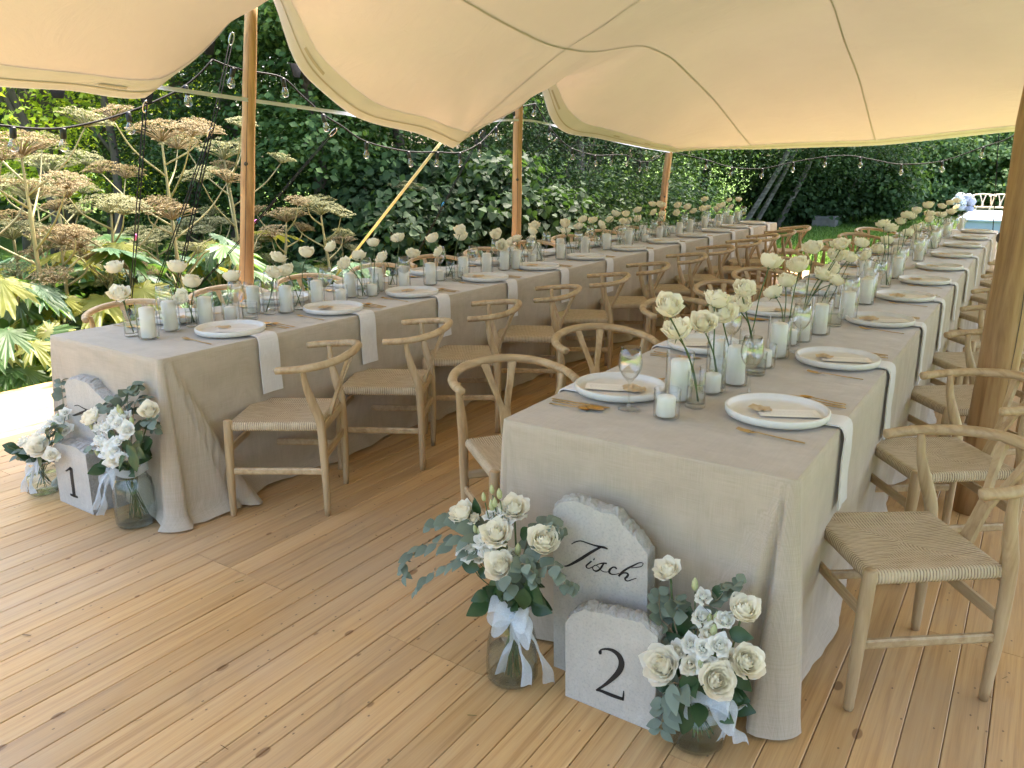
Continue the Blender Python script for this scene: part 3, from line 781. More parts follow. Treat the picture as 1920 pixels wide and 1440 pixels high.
# ================================================================== CHAIRS
CH = {}
def chair_meshes():
    # local: faces +Y, origin between the feet
    rail = [(-.243, -.03, .692), (-.250, -.09, .697), (-.243, -.16, .703), (-.215, -.225, .712), (-.165, -.278, .722), (-.085, -.312, .732), (0, -.322, .736)]
    rail = rail + [(-x, y, z) for x, y, z in rail[-2::-1]]
    P = catmull(rail, 5); nP = len(P)
    rad = [.0180 + .002 * math.sin(math.pi * i / (nP - 1)) for i in range(nP)]
    P = [P[0] + (P[0] - P[1]) * .28] + P + [P[-1] + (P[-1] - P[-2]) * .28]; rad = [.010] + rad + [.010]
    m = MB(); m.tube(P, rad, 12, squash=(1, .88)); CH['arm_rail'] = m.mesh('arm_rail', M['ash_flat'])
    for s, k in ((-1, 'leg_rl'), (1, 'leg_rr')):
        Q = catmull([(s*.183, -.193, 0), (s*.188, -.196, .16), (s*.192, -.196, .32), (s*.194, -.190, .45), (s*.204, -.168, .53), (s*.218, -.146, .62), (s*.226, -.140, .695)], 4)
        r = np.interp(np.linspace(0, 1, len(Q)), [0, .02, .25, .6, .7, .8, 1], [.0135, .015, .019, .0215, .0205, .016, .0115])
        m = MB(); m.tube(Q, list(r), 10); CH[k] = m.mesh('leg', M['ash'])
    for s, k in ((-1, 'leg_fl'), (1, 'leg_fr')):
        Q = [(s*.200, .235, 0), (s*.200, .232, .01), (s*.199, .228, .2), (s*.197, .222, .36), (s*.196, .219, .448), (s*.196, .219, .453)]
        m = MB(); m.tube(Q, [.0135, .0145, .019, .0205, .0195, .016], 10); CH[k] = m.mesh('leg', M['ash'])
    # Y-shaped back
    m = MB()
    def slab(pts, w, th):
        V = []
        for (x, y, z), ww in zip(pts, w): V += [(x - ww, y - th, z), (x + ww, y - th, z), (x + ww, y + th, z), (x - ww, y + th, z)]
        n = len(pts); F = [(i*4+k, i*4+(k+1) % 4, i*4+4+(k+1) % 4, i*4+4+k) for i in range(n-1) for k in range(4)] + [(3,2,1,0), tuple((n-1)*4+k for k in range(4))]
        m.add(V, F)
    slab([(0, -.180, .405), (0, -.205, .48), (0, -.225, .535), (0, -.232, .552)], [.026, .024, .024, .026], .0075)
    for s in (-1, 1):
        slab([(s*.012, -.2305, .545), (s*.020, -.242, .575), (s*.040, -.268, .64), (s*.062, -.303, .722)], [.0135, .0125, .013, .017], .0072)
    CH['wishbone_back'] = m.mesh('wishbone_back', M['ash'], False)
    # stretchers and rails
    def bar(a, b, h, w):
        m = MB(); a = np.array(a, float); b = np.array(b, float); u = (b - a) / np.linalg.norm(b - a); s = np.cross(u, [0, 0, 1]); s /= np.linalg.norm(s)
        z = np.array([0, 0, 1.0]); V = []
        for c in (a, b):
            for i, j in ((-1, -.55), (-.6, -1), (.6, -1), (1, -.55), (1, .55), (.6, 1), (-.6, 1), (-1, .55)): V.append(c + s * w * i + z * h * j)
        F = [(k, (k + 1) % 8, 8 + (k + 1) % 8, 8 + k) for k in range(8)] + [tuple(range(7, -1, -1)), tuple(range(8, 16))]
        m.add(V, F); return m
    CH['side_l'] = bar((-.196, .222, .215), (-.188, -.186, .215), .015, .0085).mesh('stretcher', M['ash_flat'], False)
    CH['side_r'] = bar((.196, .222, .215), (.188, -.186, .215), .015, .0085).mesh('stretcher', M['ash_flat'], False)
    CH['front_s'] = bar((-.196, .226, .315), (.196, .226, .315), .016, .0085).mesh('stretcher', M['ash_flat'], False)
    CH['rear_s'] = bar((-.188, -.192, .275), (.188, -.192, .275), .018, .0085).mesh('stretcher', M['ash_flat'], False)
    CH['rear_rail'] = bar((-.192, -.190, .405), (.192, -.190, .405), .018, .010).mesh('seat_rail', M['ash_flat'], False)
    # woven seat: sagging pillow with rolled edges, local origin at seat centre
    a = np.concatenate([[-1.0, -.985, -.95], np.linspace(-.9, .9, 17), [.95, .985, 1.0]])
    n = len(a); V = np.zeros((n, n, 3))
    def sp(u, v): return (u * (.1965 + .006 * v), v * .203)
    for i, u in enumerate(a):
        for j, v in enumerate(a):
            x, y = sp(u, v); e = max(abs(u), abs(v))
            roll = -.020 * (1 - math.sqrt(max(0, 1 - ((e - .9) / .1) ** 2))) if e > .9 else 0
            z = -.020 * (1 - e * e) + roll + .004 * math.exp(-((abs(u) - abs(v)) / .08) ** 2) * (1 - e)
            # notches by the rear legs
            V[i, j] = (x, y, z)
    m = MB(); m.grid(V)
    ring = [(i, 0) for i in range(n)] + [(n - 1, j) for j in range(1, n)] + [(i, n - 1) for i in range(n - 2, -1, -1)] + [(0, j) for j in range(n - 2, 0, -1)]
    top = np.array([V[i, j] for i, j in ring]); mid = top * [1.005, 1.005, 1] - [0, 0, .012]; low = top * [.97, .97, 1] - [0, 0, .024]; inn = top * [.6, .6, 1] - [0, 0, .03]
    m.grid(np.array([top, mid, low, inn]), wrap=True)
    m.f[-len(ring)*3:] = [q[::-1] for q in m.f[-len(ring)*3:]]
    CH['seat'] = m.mesh('seat', M['cord'])
chair_meshes()
CHP = [('seat', 'seat'), ('arm_rail', 'arm_rail'), ('leg', 'leg_rl'), ('leg', 'leg_rr'), ('leg', 'leg_fl'), ('leg', 'leg_fr'), ('wishbone_back', 'wishbone_back'),
       ('stretcher', 'side_l'), ('stretcher', 'side_r'), ('stretcher', 'front_s'), ('stretcher', 'rear_s'), ('seat_rail', 'rear_rail')]
wood('ash_sunlit', (0.52, 0.43, 0.30), (0.70, 0.61, 0.46), (0.78, 0.70, 0.55), (20, 20, 3))  # lighter ash: sunlight on the far chairs put into the wood colour
SUNLIT = {}
def chair(x, y, rz, label, group, pale=False):
    t = thing('wishbone_chair', label, 'chair', (x, y, .001), rz, group)
    for nm, k in CHP:
        me = CH[k]
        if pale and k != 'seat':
            if k not in SUNLIT: SUNLIT[k] = CH[k].copy(); SUNLIT[k].materials[0] = M['ash_sunlit']
            me = SUNLIT[k]
        o = obj(nm, me, t)
        if k == 'seat': o.location = (0, .018, .448)
    return t
Y1 = [2.37, 3.05, 3.72, 4.48, 5.21, 5.97, 6.80, 7.60, 8.40, 9.15, 9.85, 10.55]
Y2 = [2.51, 3.35, 4.35, 5.22, 6.02, 6.88, 7.85, 8.8, 9.75, 10.7]
J = lambda a: random.uniform(-a, a)
for i, y in enumerate(Y1):
    chair(-2.775 + (J(.012) if i else 0), y - .03 + (J(.02) if i else 0), 2.128 + (J(.05) if i else 0), f'oak wishbone chair, {ordn(i+1)} from the near end on the aisle side of garden table', 'wishbone chairs, aisle side of garden table')
for i, y in enumerate(Y1[:10]):
    chair(-4.22 + J(.02), y + .12 + J(.02), -2.13 + J(.06), f'wishbone chair behind garden table, {ordn(i+1)} from the near end on the garden side', 'wishbone chairs, garden side of garden table')
for i, y in enumerate(Y2):
    chair(-1.605 + (J(.012) if i else 0), [2.51, 3.32][i] if i < 2 else y - .03 + J(.02), -2.21 + J(.03), f'wishbone chair with woven seat, {ordn(i+1)} on the aisle side of front table', 'wishbone chairs, aisle side of front table')
for i, y in enumerate(Y2):
    chair(-.20 + (J(.012) if i else 0), [2.49, 3.36][i] if i < 2 else y - .02 + J(.02), 2.24 + J(.03), f'wishbone chair with woven seat, {ordn(i+1)} on the post side of front table', 'wishbone chairs, post side of front table')

# ================================================================== PLACE SETTINGS
m = MB(); m.lathe([(0, .004), (.135, .004), (.148, .006), (.1525, .012), (.154, .0245), (.1565, .0265), (.1605, .0265), (.1635, .024), (.163, .010), (.158, .002), (.150, 0), (0, 0)], 56); PLATE = m.mesh('plate', M['plate'])
def card_mesh():
    nx = 2; ny = 10; P = np.zeros((nx, ny, 3))  # long paper strip
    for i in range(nx):
        for j in range(ny): P[i, j] = ((i - .5) * .082, (j / (ny - 1) - .5) * .19, .003 + .0015 * (2 * j / (ny - 1) - 1) ** 2)
    m = MB(); m.grid(P); return m.mesh('menu_card', M['card'])
CARD = card_mesh()
def petal_flat():
    m = MB()
    for k in range(5):
        a = k * 2 * math.pi / 5; c = np.array([math.cos(a), math.sin(a), 0]) * .017
        ring = [c + np.array([math.cos(b), math.sin(b), 0]) * .0165 + [0, 0, .0015 + .0025 * math.sin(3 * b + k)] for b in np.linspace(0, 2 * math.pi, 11)[:-1]]
        m.add([c + [0, 0, .002 + .0004 * k]] + ring, [(0, 1 + i, 1 + (i + 1) % 10) for i in range(10)])
    return m.mesh('pressed_flower', M['dried_petal'])
PRESS = petal_flat()
def napkin_mesh(drop):
    # lies under the plate rim toward +X (table edge at x=0), hangs over the edge
    prof = [(-.10, .004), (-.03, .004), (-.012, .0045), (.0, .003), (.008, -.003), (.0135, -.014), (.0155, -.03), (.0165, -.10), (.018, -.18), (.021, -drop)]
    m = MB(); hw = .0575; th = .005
    rows = []
    for s, (f) in ((-1, 1.0), (-.5, .8), (0, 1), (.5, .8), (1, 1.0)):
        rows.append([(x + (.002 * math.sin(4 * s + z * 30) if z < -.02 else 0), s * hw * (1 + .10 * max(0, -z)), z) for x, z in prof])
    A_ = np.array(rows); m.grid(A_); 
    o2 = A_.copy(); d = np.zeros_like(A_); 
    for j, (x, z) in enumerate(prof): d[:, j] = (0, 0, th) if z > .002 else ((th * .7, 0, th * .7) if z > -.02 else (th, 0, 0))
    m.grid((A_ + d)[::-1])
    m.grid(np.array([A_[0] + d[0], A_[0]])); m.grid(np.array([A_[-1], A_[-1] + d[-1]]))
    m.grid(np.array([(A_ + d)[:, -1], A_[:, -1]]))
    return m.mesh('napkin', M['napkin'])
NAP = [napkin_mesh(.27), napkin_mesh(.245), napkin_mesh(.29)]
def cutlery():
    out = {}
    def flat(path, w, th, name):       # path of (y,z); widths
        V = []; n = len(path)
        for (y, z), ww in zip(path, w): V += [(-ww, y, z), (ww, y, z), (ww, y, z + th), (-ww, y, z + th)]
        F = [(i*4+k, i*4+(k+1) % 4, i*4+4+(k+1) % 4, i*4+4+k) for i in range(n-1) for k in range(4)] + [(3,2,1,0), tuple((n-1)*4+k for k in range(4))]
        m = MB(); m.add(V, F); return m
    hand = lambda L_: ([(-L_ * .5, .0), (-L_ * .2, .001), (L_ * .12, .004), (L_ * .20, .006)], [.0032, .0030, .0018, .0019])
    p, w = hand(.2); m = flat(p + [(.052, .004), (.066, .003)], w + [.007, .0115], .002, 'fork')
    for k in range(4):
        x = (k - 1.5) * .0066; m.add(*(lambda q: (q.v, q.f))(MB().tube([(x, .065, .004), (x, .09, .0055), (x * .96, .105, .009)], [.0019, .0016, .001], 5)))
    out['fork'] = m.mesh('fork', M['gold'])
    def bowl(L_, bw, bl):
        p, w = hand(L_); y0 = p[-1][0]; m = flat(p, w, .002, 's')
        P = np.zeros((9, 7, 3))
        for i in range(9):
            f = i / 8; wy = bw * math.sqrt(max(.02, math.sin(math.pi * (.06 + .90 * f) ** .85)))
            for j in range(7):
                s = (j - 3) / 3; P[i, j] = (s * wy, y0 + f * bl, .006 - .006 * math.sin(math.pi * min(1, f)) * (1 - s * s))
        m.grid(P); m.grid((P - [0, 0, .0012])[::-1]); return m
    out['spoon'] = bowl(.2, .020, .060).mesh('spoon', M['gold']); out['dessert_spoon'] = bowl(.16, .015, .044).mesh('dessert_spoon', M['gold'])
    m = flat([(-.1, .001), (-.03, .001), (.0, .001), (.02, .001), (.08, .001), (.105, .0015), (.115, .002)], [.0034, .0032, .0028, .0085, .009, .006, .001], .002, 'knife')
    out['knife'] = m.mesh('knife', M['gold'])
    return out
CUT = cutlery()
wg = [(0, .0012), (.034, .0012), (.0365, .002), (.030, .0045), (.010, .009), (.0048, .016), (.0038, .03), (.0036, .085), (.005, .094), (.014, .103), (.028, .120), (.0375, .140), (.0400, .160), (.0370, .185), (.0315, .213),
      (.0308, .2135), (.0355, .186), (.0388, .160), (.0362, .141), (.0265, .1215), (.012, .106), (0, .1015)]
m = MB(); m.lathe(wg, 28); WINE = m.mesh('wine_glass', M['wine'])
def setting(tbl, side, i, y, xe, sgn, n, garden_hidden=False):
    """sgn=+1: table edge toward +X; guests there face -X"""
    pl = f'{ordn(i+1)} place on the {side} side of {tbl}'
    gname = f'{side} side of {tbl}'
    rz = 0 if sgn > 0 else math.pi
    def W(u, v): return (xe - sgn * u, y + sgn * v)     # u inward from the edge, v toward the guest's right
    z = TZ + .0035
    x, yy = W(.19 + J(.008), J(.012))
    tag(obj('plate', PLATE, None, (x, yy, z + .006)), f'round cream rimmed plate, {pl}', 'plate', 'plates, ' + gname)
    tag(obj('menu_card', CARD, None, (x + J(.01) + sgn * .035, yy + sgn * .012 + J(.01), z + .0125), (0, 0, -1.1 + J(.15))), f'printed menu card on the plate, {pl}', 'card', 'menu cards, ' + gname)
    tag(obj('pressed_flower', PRESS, None, (x - sgn * .050 + J(.012), yy - sgn * .005 + J(.02), z + .0205), (J(.06), J(.06), random.uniform(0, 6)), 1.3 + J(.25)), f'dried beige blossom above the menu card, {pl}', 'dried flower', 'dried blossoms, ' + gname)
    nx, ny = W(0, .045 + J(.012))
    o = tag(obj('napkin', random.choice(NAP), None, (nx, ny, TZ + .0025), (0, 0, rz + J(.02))), f'white hanging napkin, {pl}', 'napkin', 'napkins, ' + gname)
    for nm, u, v, a in (('fork', .15, -.215, J(.08)), ('knife', .13, .205, J(.06)), ('spoon', .14, .232, J(.06)), ('dessert_spoon', .12, .258, J(.06))):
        fx, fy = W(u + J(.008), v)
        tag(obj(nm, CUT[nm], None, (fx, fy, z), (0, 0, rz + math.pi / 2 + a)), f'gold {nm.replace("_", " ")} beside the plate, {pl}', nm.replace('_', ' '), f'gold {nm.replace("_", " ")}s, ' + gname)
    gx_, gy_ = W(.355 + J(.02), .15 + J(.05))
    if (tbl, side, i) == ('front table', 'aisle', 0): gx_, gy_ = -1.06, 2.31
    if (tbl, side, i) == ('front table', 'post', 0): gx_, gy_ = -.775, 2.69
    tag(obj('wine_glass', WINE, None, (gx_, gy_, z - .001), (0, 0, random.uniform(0, 6))), f'clear stemmed wine glass, {pl}', 'wine glass', 'wine glasses, ' + gname)
for i, y in enumerate(Y1): setting('garden table', 'aisle', i, y, T1[1], 1, len(Y1))
for i, y in enumerate(Y1): setting('garden table', 'garden', i, y + .05, T1[0], -1, len(Y1))
for i, y in enumerate(Y2): setting('front table', 'aisle', i, y - .03, T2[0], -1, len(Y2))
for i, y in enumerate(Y2): setting('front table', 'post', i, y, T2[1], 1, len(Y2))

# ================================================================== CANDLES
def cyl_glass(r, h, name='hurricane_glass'):
    m = MB(); w = .0022
    m.lathe([(0, .002), (r - .006, .002), (r - .002, .004), (r, .010), (r, h - .001), (r - w * .5, h), (r - w, h - .001), (r - w, .012), (r - w - .004, .008), (0, .007)], 30)
    return m.mesh(name, M['glass'])
GL_T, GL_M, GL_S = cyl_glass(.047, .175), cyl_glass(.045, .155), cyl_glass(.043, .098)
def candle(h, r):
    m = MB(); m.lathe([(0, .0), (r - .002, .0), (r, .003), (r, h - .006), (r - .003, h - .001), (r * .55, h + .002), (r * .15, h + .0045), (0, h + .005)], 26); return m.mesh('candle', M['wax'])
CA_T, CA_M, CA_S = candle(.140, .0335), candle(.118, .0335), candle(.066, .030)
m = MB(); m.tube([(0, 0, 0), (.001, 0, .006), (.003, 0, .011)], .0011, 5); WICK = m.mesh('wick', M['wick'])
cnt = {}
def add_candle(tbl, kind, x, y):
    G, Cm, h = {'tall': (GL_T, CA_T, .145), 'medium': (GL_M, CA_M, .123), 'short': (GL_S, CA_S, .071)}[kind]
    k = cnt[(tbl, kind)] = cnt.get((tbl, kind), 0) + 1
    tag(obj('candle_glass', G, None, (x, y, TZ + .002), (0, 0, random.uniform(0, 6))), f'clear glass cylinder around the {ordn(k)} {kind} candle of {tbl}', 'candle glass', f'candle glasses of {tbl}')
    c = tag(obj('pillar_candle', Cm, None, (x + J(.004), y + J(.004), TZ + .0095), (0, 0, random.uniform(0, 6))), f'{kind} white pillar candle, {ordn(k)} from the near end of {tbl}', 'candle', f'pillar candles of {tbl}')
    obj('wick', WICK, c, (0, 0, h - .001))
C1 = [('tall', 280, 636), ('tall', 321, 621), ('tall', 387, 612), ('short', 435, 602), ('tall', 478, 588), ('tall', 537, 587), ('tall', 595, 575), ('short', 639, 566), ('tall', 658, 558), ('short', 697, 556), ('tall', 709, 547), ('tall', 757, 544), ('tall', 807, 535), ('short', 826, 527), ('tall', 869, 521), ('tall', 913, 513), ('tall', 945, 507)]
C2 = [('short', 1249, 784), ('tall', 1271, 752), ('short', 1332, 738), ('tall', 1376, 722), ('medium', 1345, 698), ('short', 1432, 690), ('tall', 1457, 671), ('medium', 1502, 641), ('tall', 1536, 628), ('short', 1480, 648), ('short', 1577, 579), ('tall', 1625, 566), ('tall', 1590, 600)]
used = []
def settle(x, y, cx, r):
    for _ in range(40):
        for (a, b, rr) in used:
            d = math.hypot(x - a, y - b)
            if d < rr + r + .004:
                k = (rr + r + .006) / max(d, .01); y = b + (y - b) * k if abs(y - b) > .01 else b + rr + r; x = a + (x - a) * k
        x = min(max(x, cx - .135), cx + .135)
    used.append((x, y, r)); return x, y
CAND = {'garden table': [], 'front table': []}
for tbl, lst, cx in (('garden table', C1, -3.44), ('front table', C2, -.90)):
    for kind, px, py in lst:
        p = atZ(px, py, TZ); x, y = settle(min(max(p[0], cx - .12), cx + .12), p[1], cx, .05); CAND[tbl].append((y, kind, x))
y = 5.0; k = 0
while y < 10.8:
    x, yy_ = settle(-3.44 + [.075, -.06, .05, -.02][k % 4] + J(.03), y + J(.03), -3.44, .05); CAND['garden table'].append((yy_, ['tall', 'tall', 'short', 'tall', 'medium'][k % 5], x)); y += .215; k += 1
y = 4.95; k = 0
while y < 11.0:
    x, yy_ = settle(-.90 + [.08, -.07, .02, -.04][k % 4] + J(.03), y + J(.04), -.9, .05); CAND['front table'].append((yy_, ['tall', 'short', 'medium', 'tall'][k % 4], x)); y += .30; k += 1
for tbl in CAND:
    for yy_, kind, x in sorted(CAND[tbl]): add_candle(tbl, kind, x, yy_)

# ================================================================== ROSES
def bloom_mesh(seed, mat, R0=.047, H0=.052, n=34, openness=1.0, name='bloom'):
    rr = random.Random(seed); m = MB()
    for i in range(n):
        t = i / (n - 1); ang = i * 2.39996 + rr.uniform(-.25, .25)
        Rm = (.0075 + (R0 * .90 - .0075) * t ** 1.05) * (1 + rr.uniform(-.06, .06)); h = H0 * (1.0 - .22 * t * openness) + rr.uniform(-.003, .003)
        hw = 1.35 - .60 * t; curl = max(0, t - .30) / .70 * openness; close = max(0, .62 - t) / .62
        nu, nv = 7, 7; P = np.zeros((nu, nv, 3)); tw = rr.uniform(-.12, .12); pk = rr.uniform(.4, 1.0)
        for a in range(nu):
            u = a / (nu - 1) * 2 - 1
            for b in range(nv):
                v = b / (nv - 1)
                shape = .28 + .72 * math.sin(math.pi * (.10 + .58 * v)) ** .8
                if v > .8: shape *= 1 - .30 * ((v - .8) / .2) ** 2
                th = ang + u * hw * shape + tw * v
                r = Rm * math.sin(min(1, v * 1.25) * math.pi / 2) ** .7
                r *= 1 - close * .62 * max(0, (v - .45) / .55) ** 1.3
                z = h * (.10 * v + .90 * v ** (1.25 + .35 * t)) - .006 * abs(u) ** 2.5 * v
                if v > .60:
                    q = (v - .60) / .40; r += curl * (.012 - .004 * abs(u)) * q ** 1.6; z -= curl * (.004 + .012 * abs(u) ** 1.5) * q ** 2
                    if abs(u) < .2: r += curl * .0022 * pk * q ** 2
                r += .0013 * math.sin(5 * u + i) * v
                P[a, b] = (r * math.cos(th), r * math.sin(th), z + .0012 * math.sin(7 * u + i * 2) * v)
        m.grid(P)
    return m.mesh(name, mat)
BLOOM = [bloom_mesh(s, M['petal'], R0=.046, H0=.060, openness=o) for s, o in ((1, .85), (2, 1.0), (3, .65), (4, 1.15))]
SMALL = [bloom_mesh(9, M['petal'], .024, .026, 20, .9), bloom_mesh(10, M['petal'], .026, .030, 16, 1.2)]
LISI = [bloom_mesh(s, M['white_petal'], .034, .036, 16, 1.25, 'lisianthus') for s in (21, 22, 23)]
m = MB(); m.lathe([(0, -.004), (.006, -.003), (.0095, .004), (.010, .012), (.0085, .018), (.004, .019)], 10)
for k in range(5):
    a = k * 1.2566; c, s = math.cos(a), math.sin(a)
    m.add([(.008*c-.004*s, .008*s+.004*c, .010), (.008*c+.004*s, .008*s-.004*c, .010), (.026*c, .026*s, .004), (.036*c, .036*s, -.006)], [(0, 1, 2), (0, 2, 3)])
SEPAL = m.mesh('calyx', M['rose_stem'])
def vase_mesh():
    m = MB(); m.lathe([(0, .002), (.030, .002), (.0335, .005), (.034, .012), (.031, .06), (.029, .125), (.0285, .126), (.027, .125), (.029, .06), (.031, .016), (0, .014)], 26); return m.mesh('bud_vase', M['glass'])
BUDV = vase_mesh()
m = MB(); m.lathe([(0, .0145), (.0298, .0165), (.0288, .055), (.0279, .075), (0, .075)], 22); WATER = m.mesh('water', M['water'])
R1 = [(217,502),(223,550),(330,502),(358,530),(347,553),(437,520),(518,483),(513,511),(540,507),(574,474),(626,461),(649,493),(674,480),(700,456),(720,481),(748,447),(773,476),(814,447),(827,470),(863,432),(866,444),(934,437),(940,458),(960,453),(970,448),(995,433),(1003,422),(999,447),(1060,419),(1061,434),(1086,425),(1095,412),(1112,413),(1124,421),(1145,412),(1153,401),(1174,401),(1168,415),(1180,415),(1197,394),(1198,410),(1224,383),(1229,397),(1238,384),(1241,401),(1242,410),(1272,385),(1271,399),(1290,388),(1302,396),(1322,374),(1319,391),(1328,389),(1348,386),(1357,385),(1344,392),(1369,375),(1373,388),(1384,374)]
R2 = [(1252,572),(1273,620),(1319,602),(1340,564),(1355,586),(1392,541),(1388,572),(1442,493),(1456,549),(1474,528),(1500,499),(1526,465),(1536,514),(1562,506),(1561,525),(1568,480),(1589,482),(1577,459),(1613,456),(1629,478),(1645,468),(1657,420),(1667,429),(1662,452),(1690,415),(1703,438),(1701,404),(1711,407),(1718,395),(1717,428),(1731,424),(1741,386),(1742,402),(1743,412),(1765,387),(1761,403),(1773,402),(1782,381),(1783,398),(1793,377),(1795,388)]
VB = {'garden table': {0: (248, 631), 1: (248, 631), 2: (362, 613), 3: (362, 613), 4: (362, 613), 5: (428, 596), 6: (506, 590), 7: (506, 590), 8: (561, 581), 9: (561, 581)},
      'front table': {0: (1303, 765), 1: (1303, 765), 2: (1342, 735), 3: (1342, 735), 4: (1368, 715), 5: (1410, 690), 6: (1410, 690)}}
for tbl, RS, cx in (('garden table', R1, -3.44), ('front table', R2, -.90)):
    vases = []; roses = []
    for i, (px, py) in enumerate(RS):
        X = cx + J(.09)
        if i in VB[tbl]:
            vb = atZ(*VB[tbl][i], TZ); X = vb[0] + (.03 if tbl == 'garden table' else -.02) + J(.02)
        p = atX(px, py, X)
        if p[2] < TZ + .17: p = atX(px, py, cx - .10)
        roses.append((p, i))
    for p, i in roses:
        if i in VB[tbl]:
            vb = atZ(*VB[tbl][i], TZ); key = VB[tbl][i]
            v = next((q for q in vases if q[2] == key), None)
            if v is None: v = [vb[0], vb[1], key]; vases.append(v); used.append((vb[0], vb[1], .034))
        else:
            v = next((q for q in vases if abs(q[1] - p[1]) < .17 and q[2] is None and q[3] < 3), None)
            if v is None:
                x_, y_ = settle(cx + J(.07), p[1] + (.05 if tbl == 'garden table' else -.03) + J(.05), cx, .034); v = [x_, y_, None, 0]; vases.append(v)
            v[3] += 1
        roses[[q[1] for q in roses].index(i)] = (p, i, v)
    for k, v in enumerate(sorted(vases, key=lambda q: q[1])):
        o = tag(obj('bud_vase', BUDV, None, (v[0], v[1], TZ + .002)), f'small clear glass bud vase, {ordn(k+1)} from the near end of {tbl}', 'vase', f'bud vases of {tbl}')
        obj('water', WATER, o)
    for k, (p, i, v) in enumerate(sorted(roses, key=lambda q: q[0][1])):
        base = np.array([v[0], v[1], TZ + .02]); d = p - base
        t = thing('rose', f'single cream rose, {ordn(k+1)} bloom from the near end of {tbl}', 'rose', base, group=f'cream roses on {tbl}')
        sdir = np.array([d[0], d[1]]); sdir = sdir / (np.linalg.norm(sdir) + 1e-6)
        rim = np.array([sdir[0] * .024, sdir[1] * .024, .105]); foot = np.array([-sdir[0] * .018, -sdir[1] * .018, .0])
        if np.linalg.norm(d[:2]) < .03: rim = d * .35
        tp = d - [0, 0, .022]
        mid = rim * .5 + tp * .5 + [J(.008), J(.008), .01]
        m = MB(); m.tube(catmull([foot, rim, mid, tp], 4), .0026, 6); m.build('stem', M['rose_stem'], t)
        ax = Vector(tp - mid).normalized() * .75 + Vector((J(.5), J(.5) - .15, .55)); q = ax.to_track_quat('Z', 'Y').to_euler(); q.rotate_axis('Z', random.uniform(0, 6))
        b = obj('bloom', random.choice(BLOOM), t, tp, q, random.uniform(.90, 1.08))
        obj('calyx', SEPAL, t, tp, q)
# low tumblers of water among the candles
m = MB(); m.lathe([(0, .001), (.036, .001), (.039, .004), (.041, .09), (.0405, .091), (.039, .09), (.037, .012), (0, .010)], 28); TUM = m.mesh('tumbler', M['glass'])
m = MB(); m.lathe([(0, .0105), (.0372, .013), (.0385, .06), (0, .06)], 24); TUMW = m.mesh('water', M['water'])
kt = {}
for tbl, px, py in (('garden table', 470, 600), ('garden table', 858, 527), ('front table', 1415, 703), ('front table', 1562, 612)):
    p = atZ(px, py, TZ); kt[tbl] = kt.get(tbl, 0) + 1
    o = tag(obj('water_tumbler', TUM, None, (p[0], p[1], TZ + .002)), f'straight glass half full of water, {ordn(kt[tbl])} on {tbl}', 'glass', 'water tumblers'); obj('water', TUMW, o)
# ================================================================== STONE TABLE SIGNS
def stone(name, Y, th, outline, seed, label, top_ids, slant=.014):
    """outline: pixel outline (front face, counter from bottom-left up and over to bottom-right) on the plane y=Y"""
    rr = random.Random(seed)
    P = [atY(x, y, Y) for x, y in outline]; P[0][2] = 0; P[-1][2] = 0
    base = np.array([(P[0][0] + P[-1][0]) / 2, Y, .0])
    t = thing(name, label, 'stone sign', base, group='stone table signs')
    F_ = []; J_ = []
    for i in range(len(P) - 1):
        a, b = P[i], P[i + 1]; rough = top_ids[0] <= i < top_ids[1]
        n = max(2, int(np.linalg.norm(b - a) / .008)) if rough else 2
        for k in range(n):
            f = k / n; c = a + (b - a) * f
            if rough and not (i == top_ids[0] and k == 0):
                c = c + np.array([rr.uniform(-.002, .002), 0, rr.uniform(-.0028, .002)])
            F_.append(c - base); J_.append(rough or (i == top_ids[1] and k == 0))
    F_.append(P[-1] - base); J_.append(False)
    n = len(F_)
    cx = np.mean([q[0] for q in F_])
    layers = []
    for li, f in enumerate((0, .12, .4, .72, 1.0)):
        lay = []
        for q, rg in zip(F_, J_):
            c = q + np.array([0, th * f, 0])
            if rg:
                lift = (slant * math.sin(math.pi * min(1, f * .9 + .1)) if f else 0) + (rr.uniform(-.004, .004) if f else 0)
                c = c + np.array([rr.uniform(-.003, .003) if f else 0, rr.uniform(-.004, .004) if 0 < f < 1 else 0, lift])
            lay.append(c)
        layers.append(lay)
    m = MB(); m.add(layers[0], [tuple(range(n))]); m.add([c for c in layers[-1]], [tuple(range(n - 1, -1, -1))])
    m.build('slab', M['stone'], t, False)
    e = MB(); e.grid(np.array(layers)[::-1], wrap=True); o = e.build('rough_edge', M['broken'], t, False)
    return t, base
def strokes(t, base, Y, S, name='lettering', mat='ink'):
    """S: list of (pixel points, widths in px at the stone)"""
    m = MB()
    for pts, w in S:
        P = [atY(x, y, Y - .0022) - base for x, y in pts]
        px = np.linalg.norm(atY(pts[0][0] + 1, pts[0][1], Y) - atY(pts[0][0], pts[0][1], Y))
        C = np.array(catmull(P, 6)); W = np.interp(np.linspace(0, len(pts) - 1, len(C)), range(len(pts)), w) * px / 2
        tg = np.gradient(C, axis=0); nx = np.stack([-tg[:, 2], np.zeros(len(C)), tg[:, 0]], -1); nx /= np.linalg.norm(nx, axis=1)[:, None] + 1e-9
        rows = [C + nx * W[:, None], C - nx * W[:, None]]
        m.grid(np.array(rows))
        # paint has a body: a thin back layer
        m.grid(np.array([rows[1] + [0, .0012, 0], rows[0] + [0, .0012, 0]]))
    m.build(name, M[mat], t, False)
z7 = lambda x, y: (740 + x * .375, 880 + y * .375)
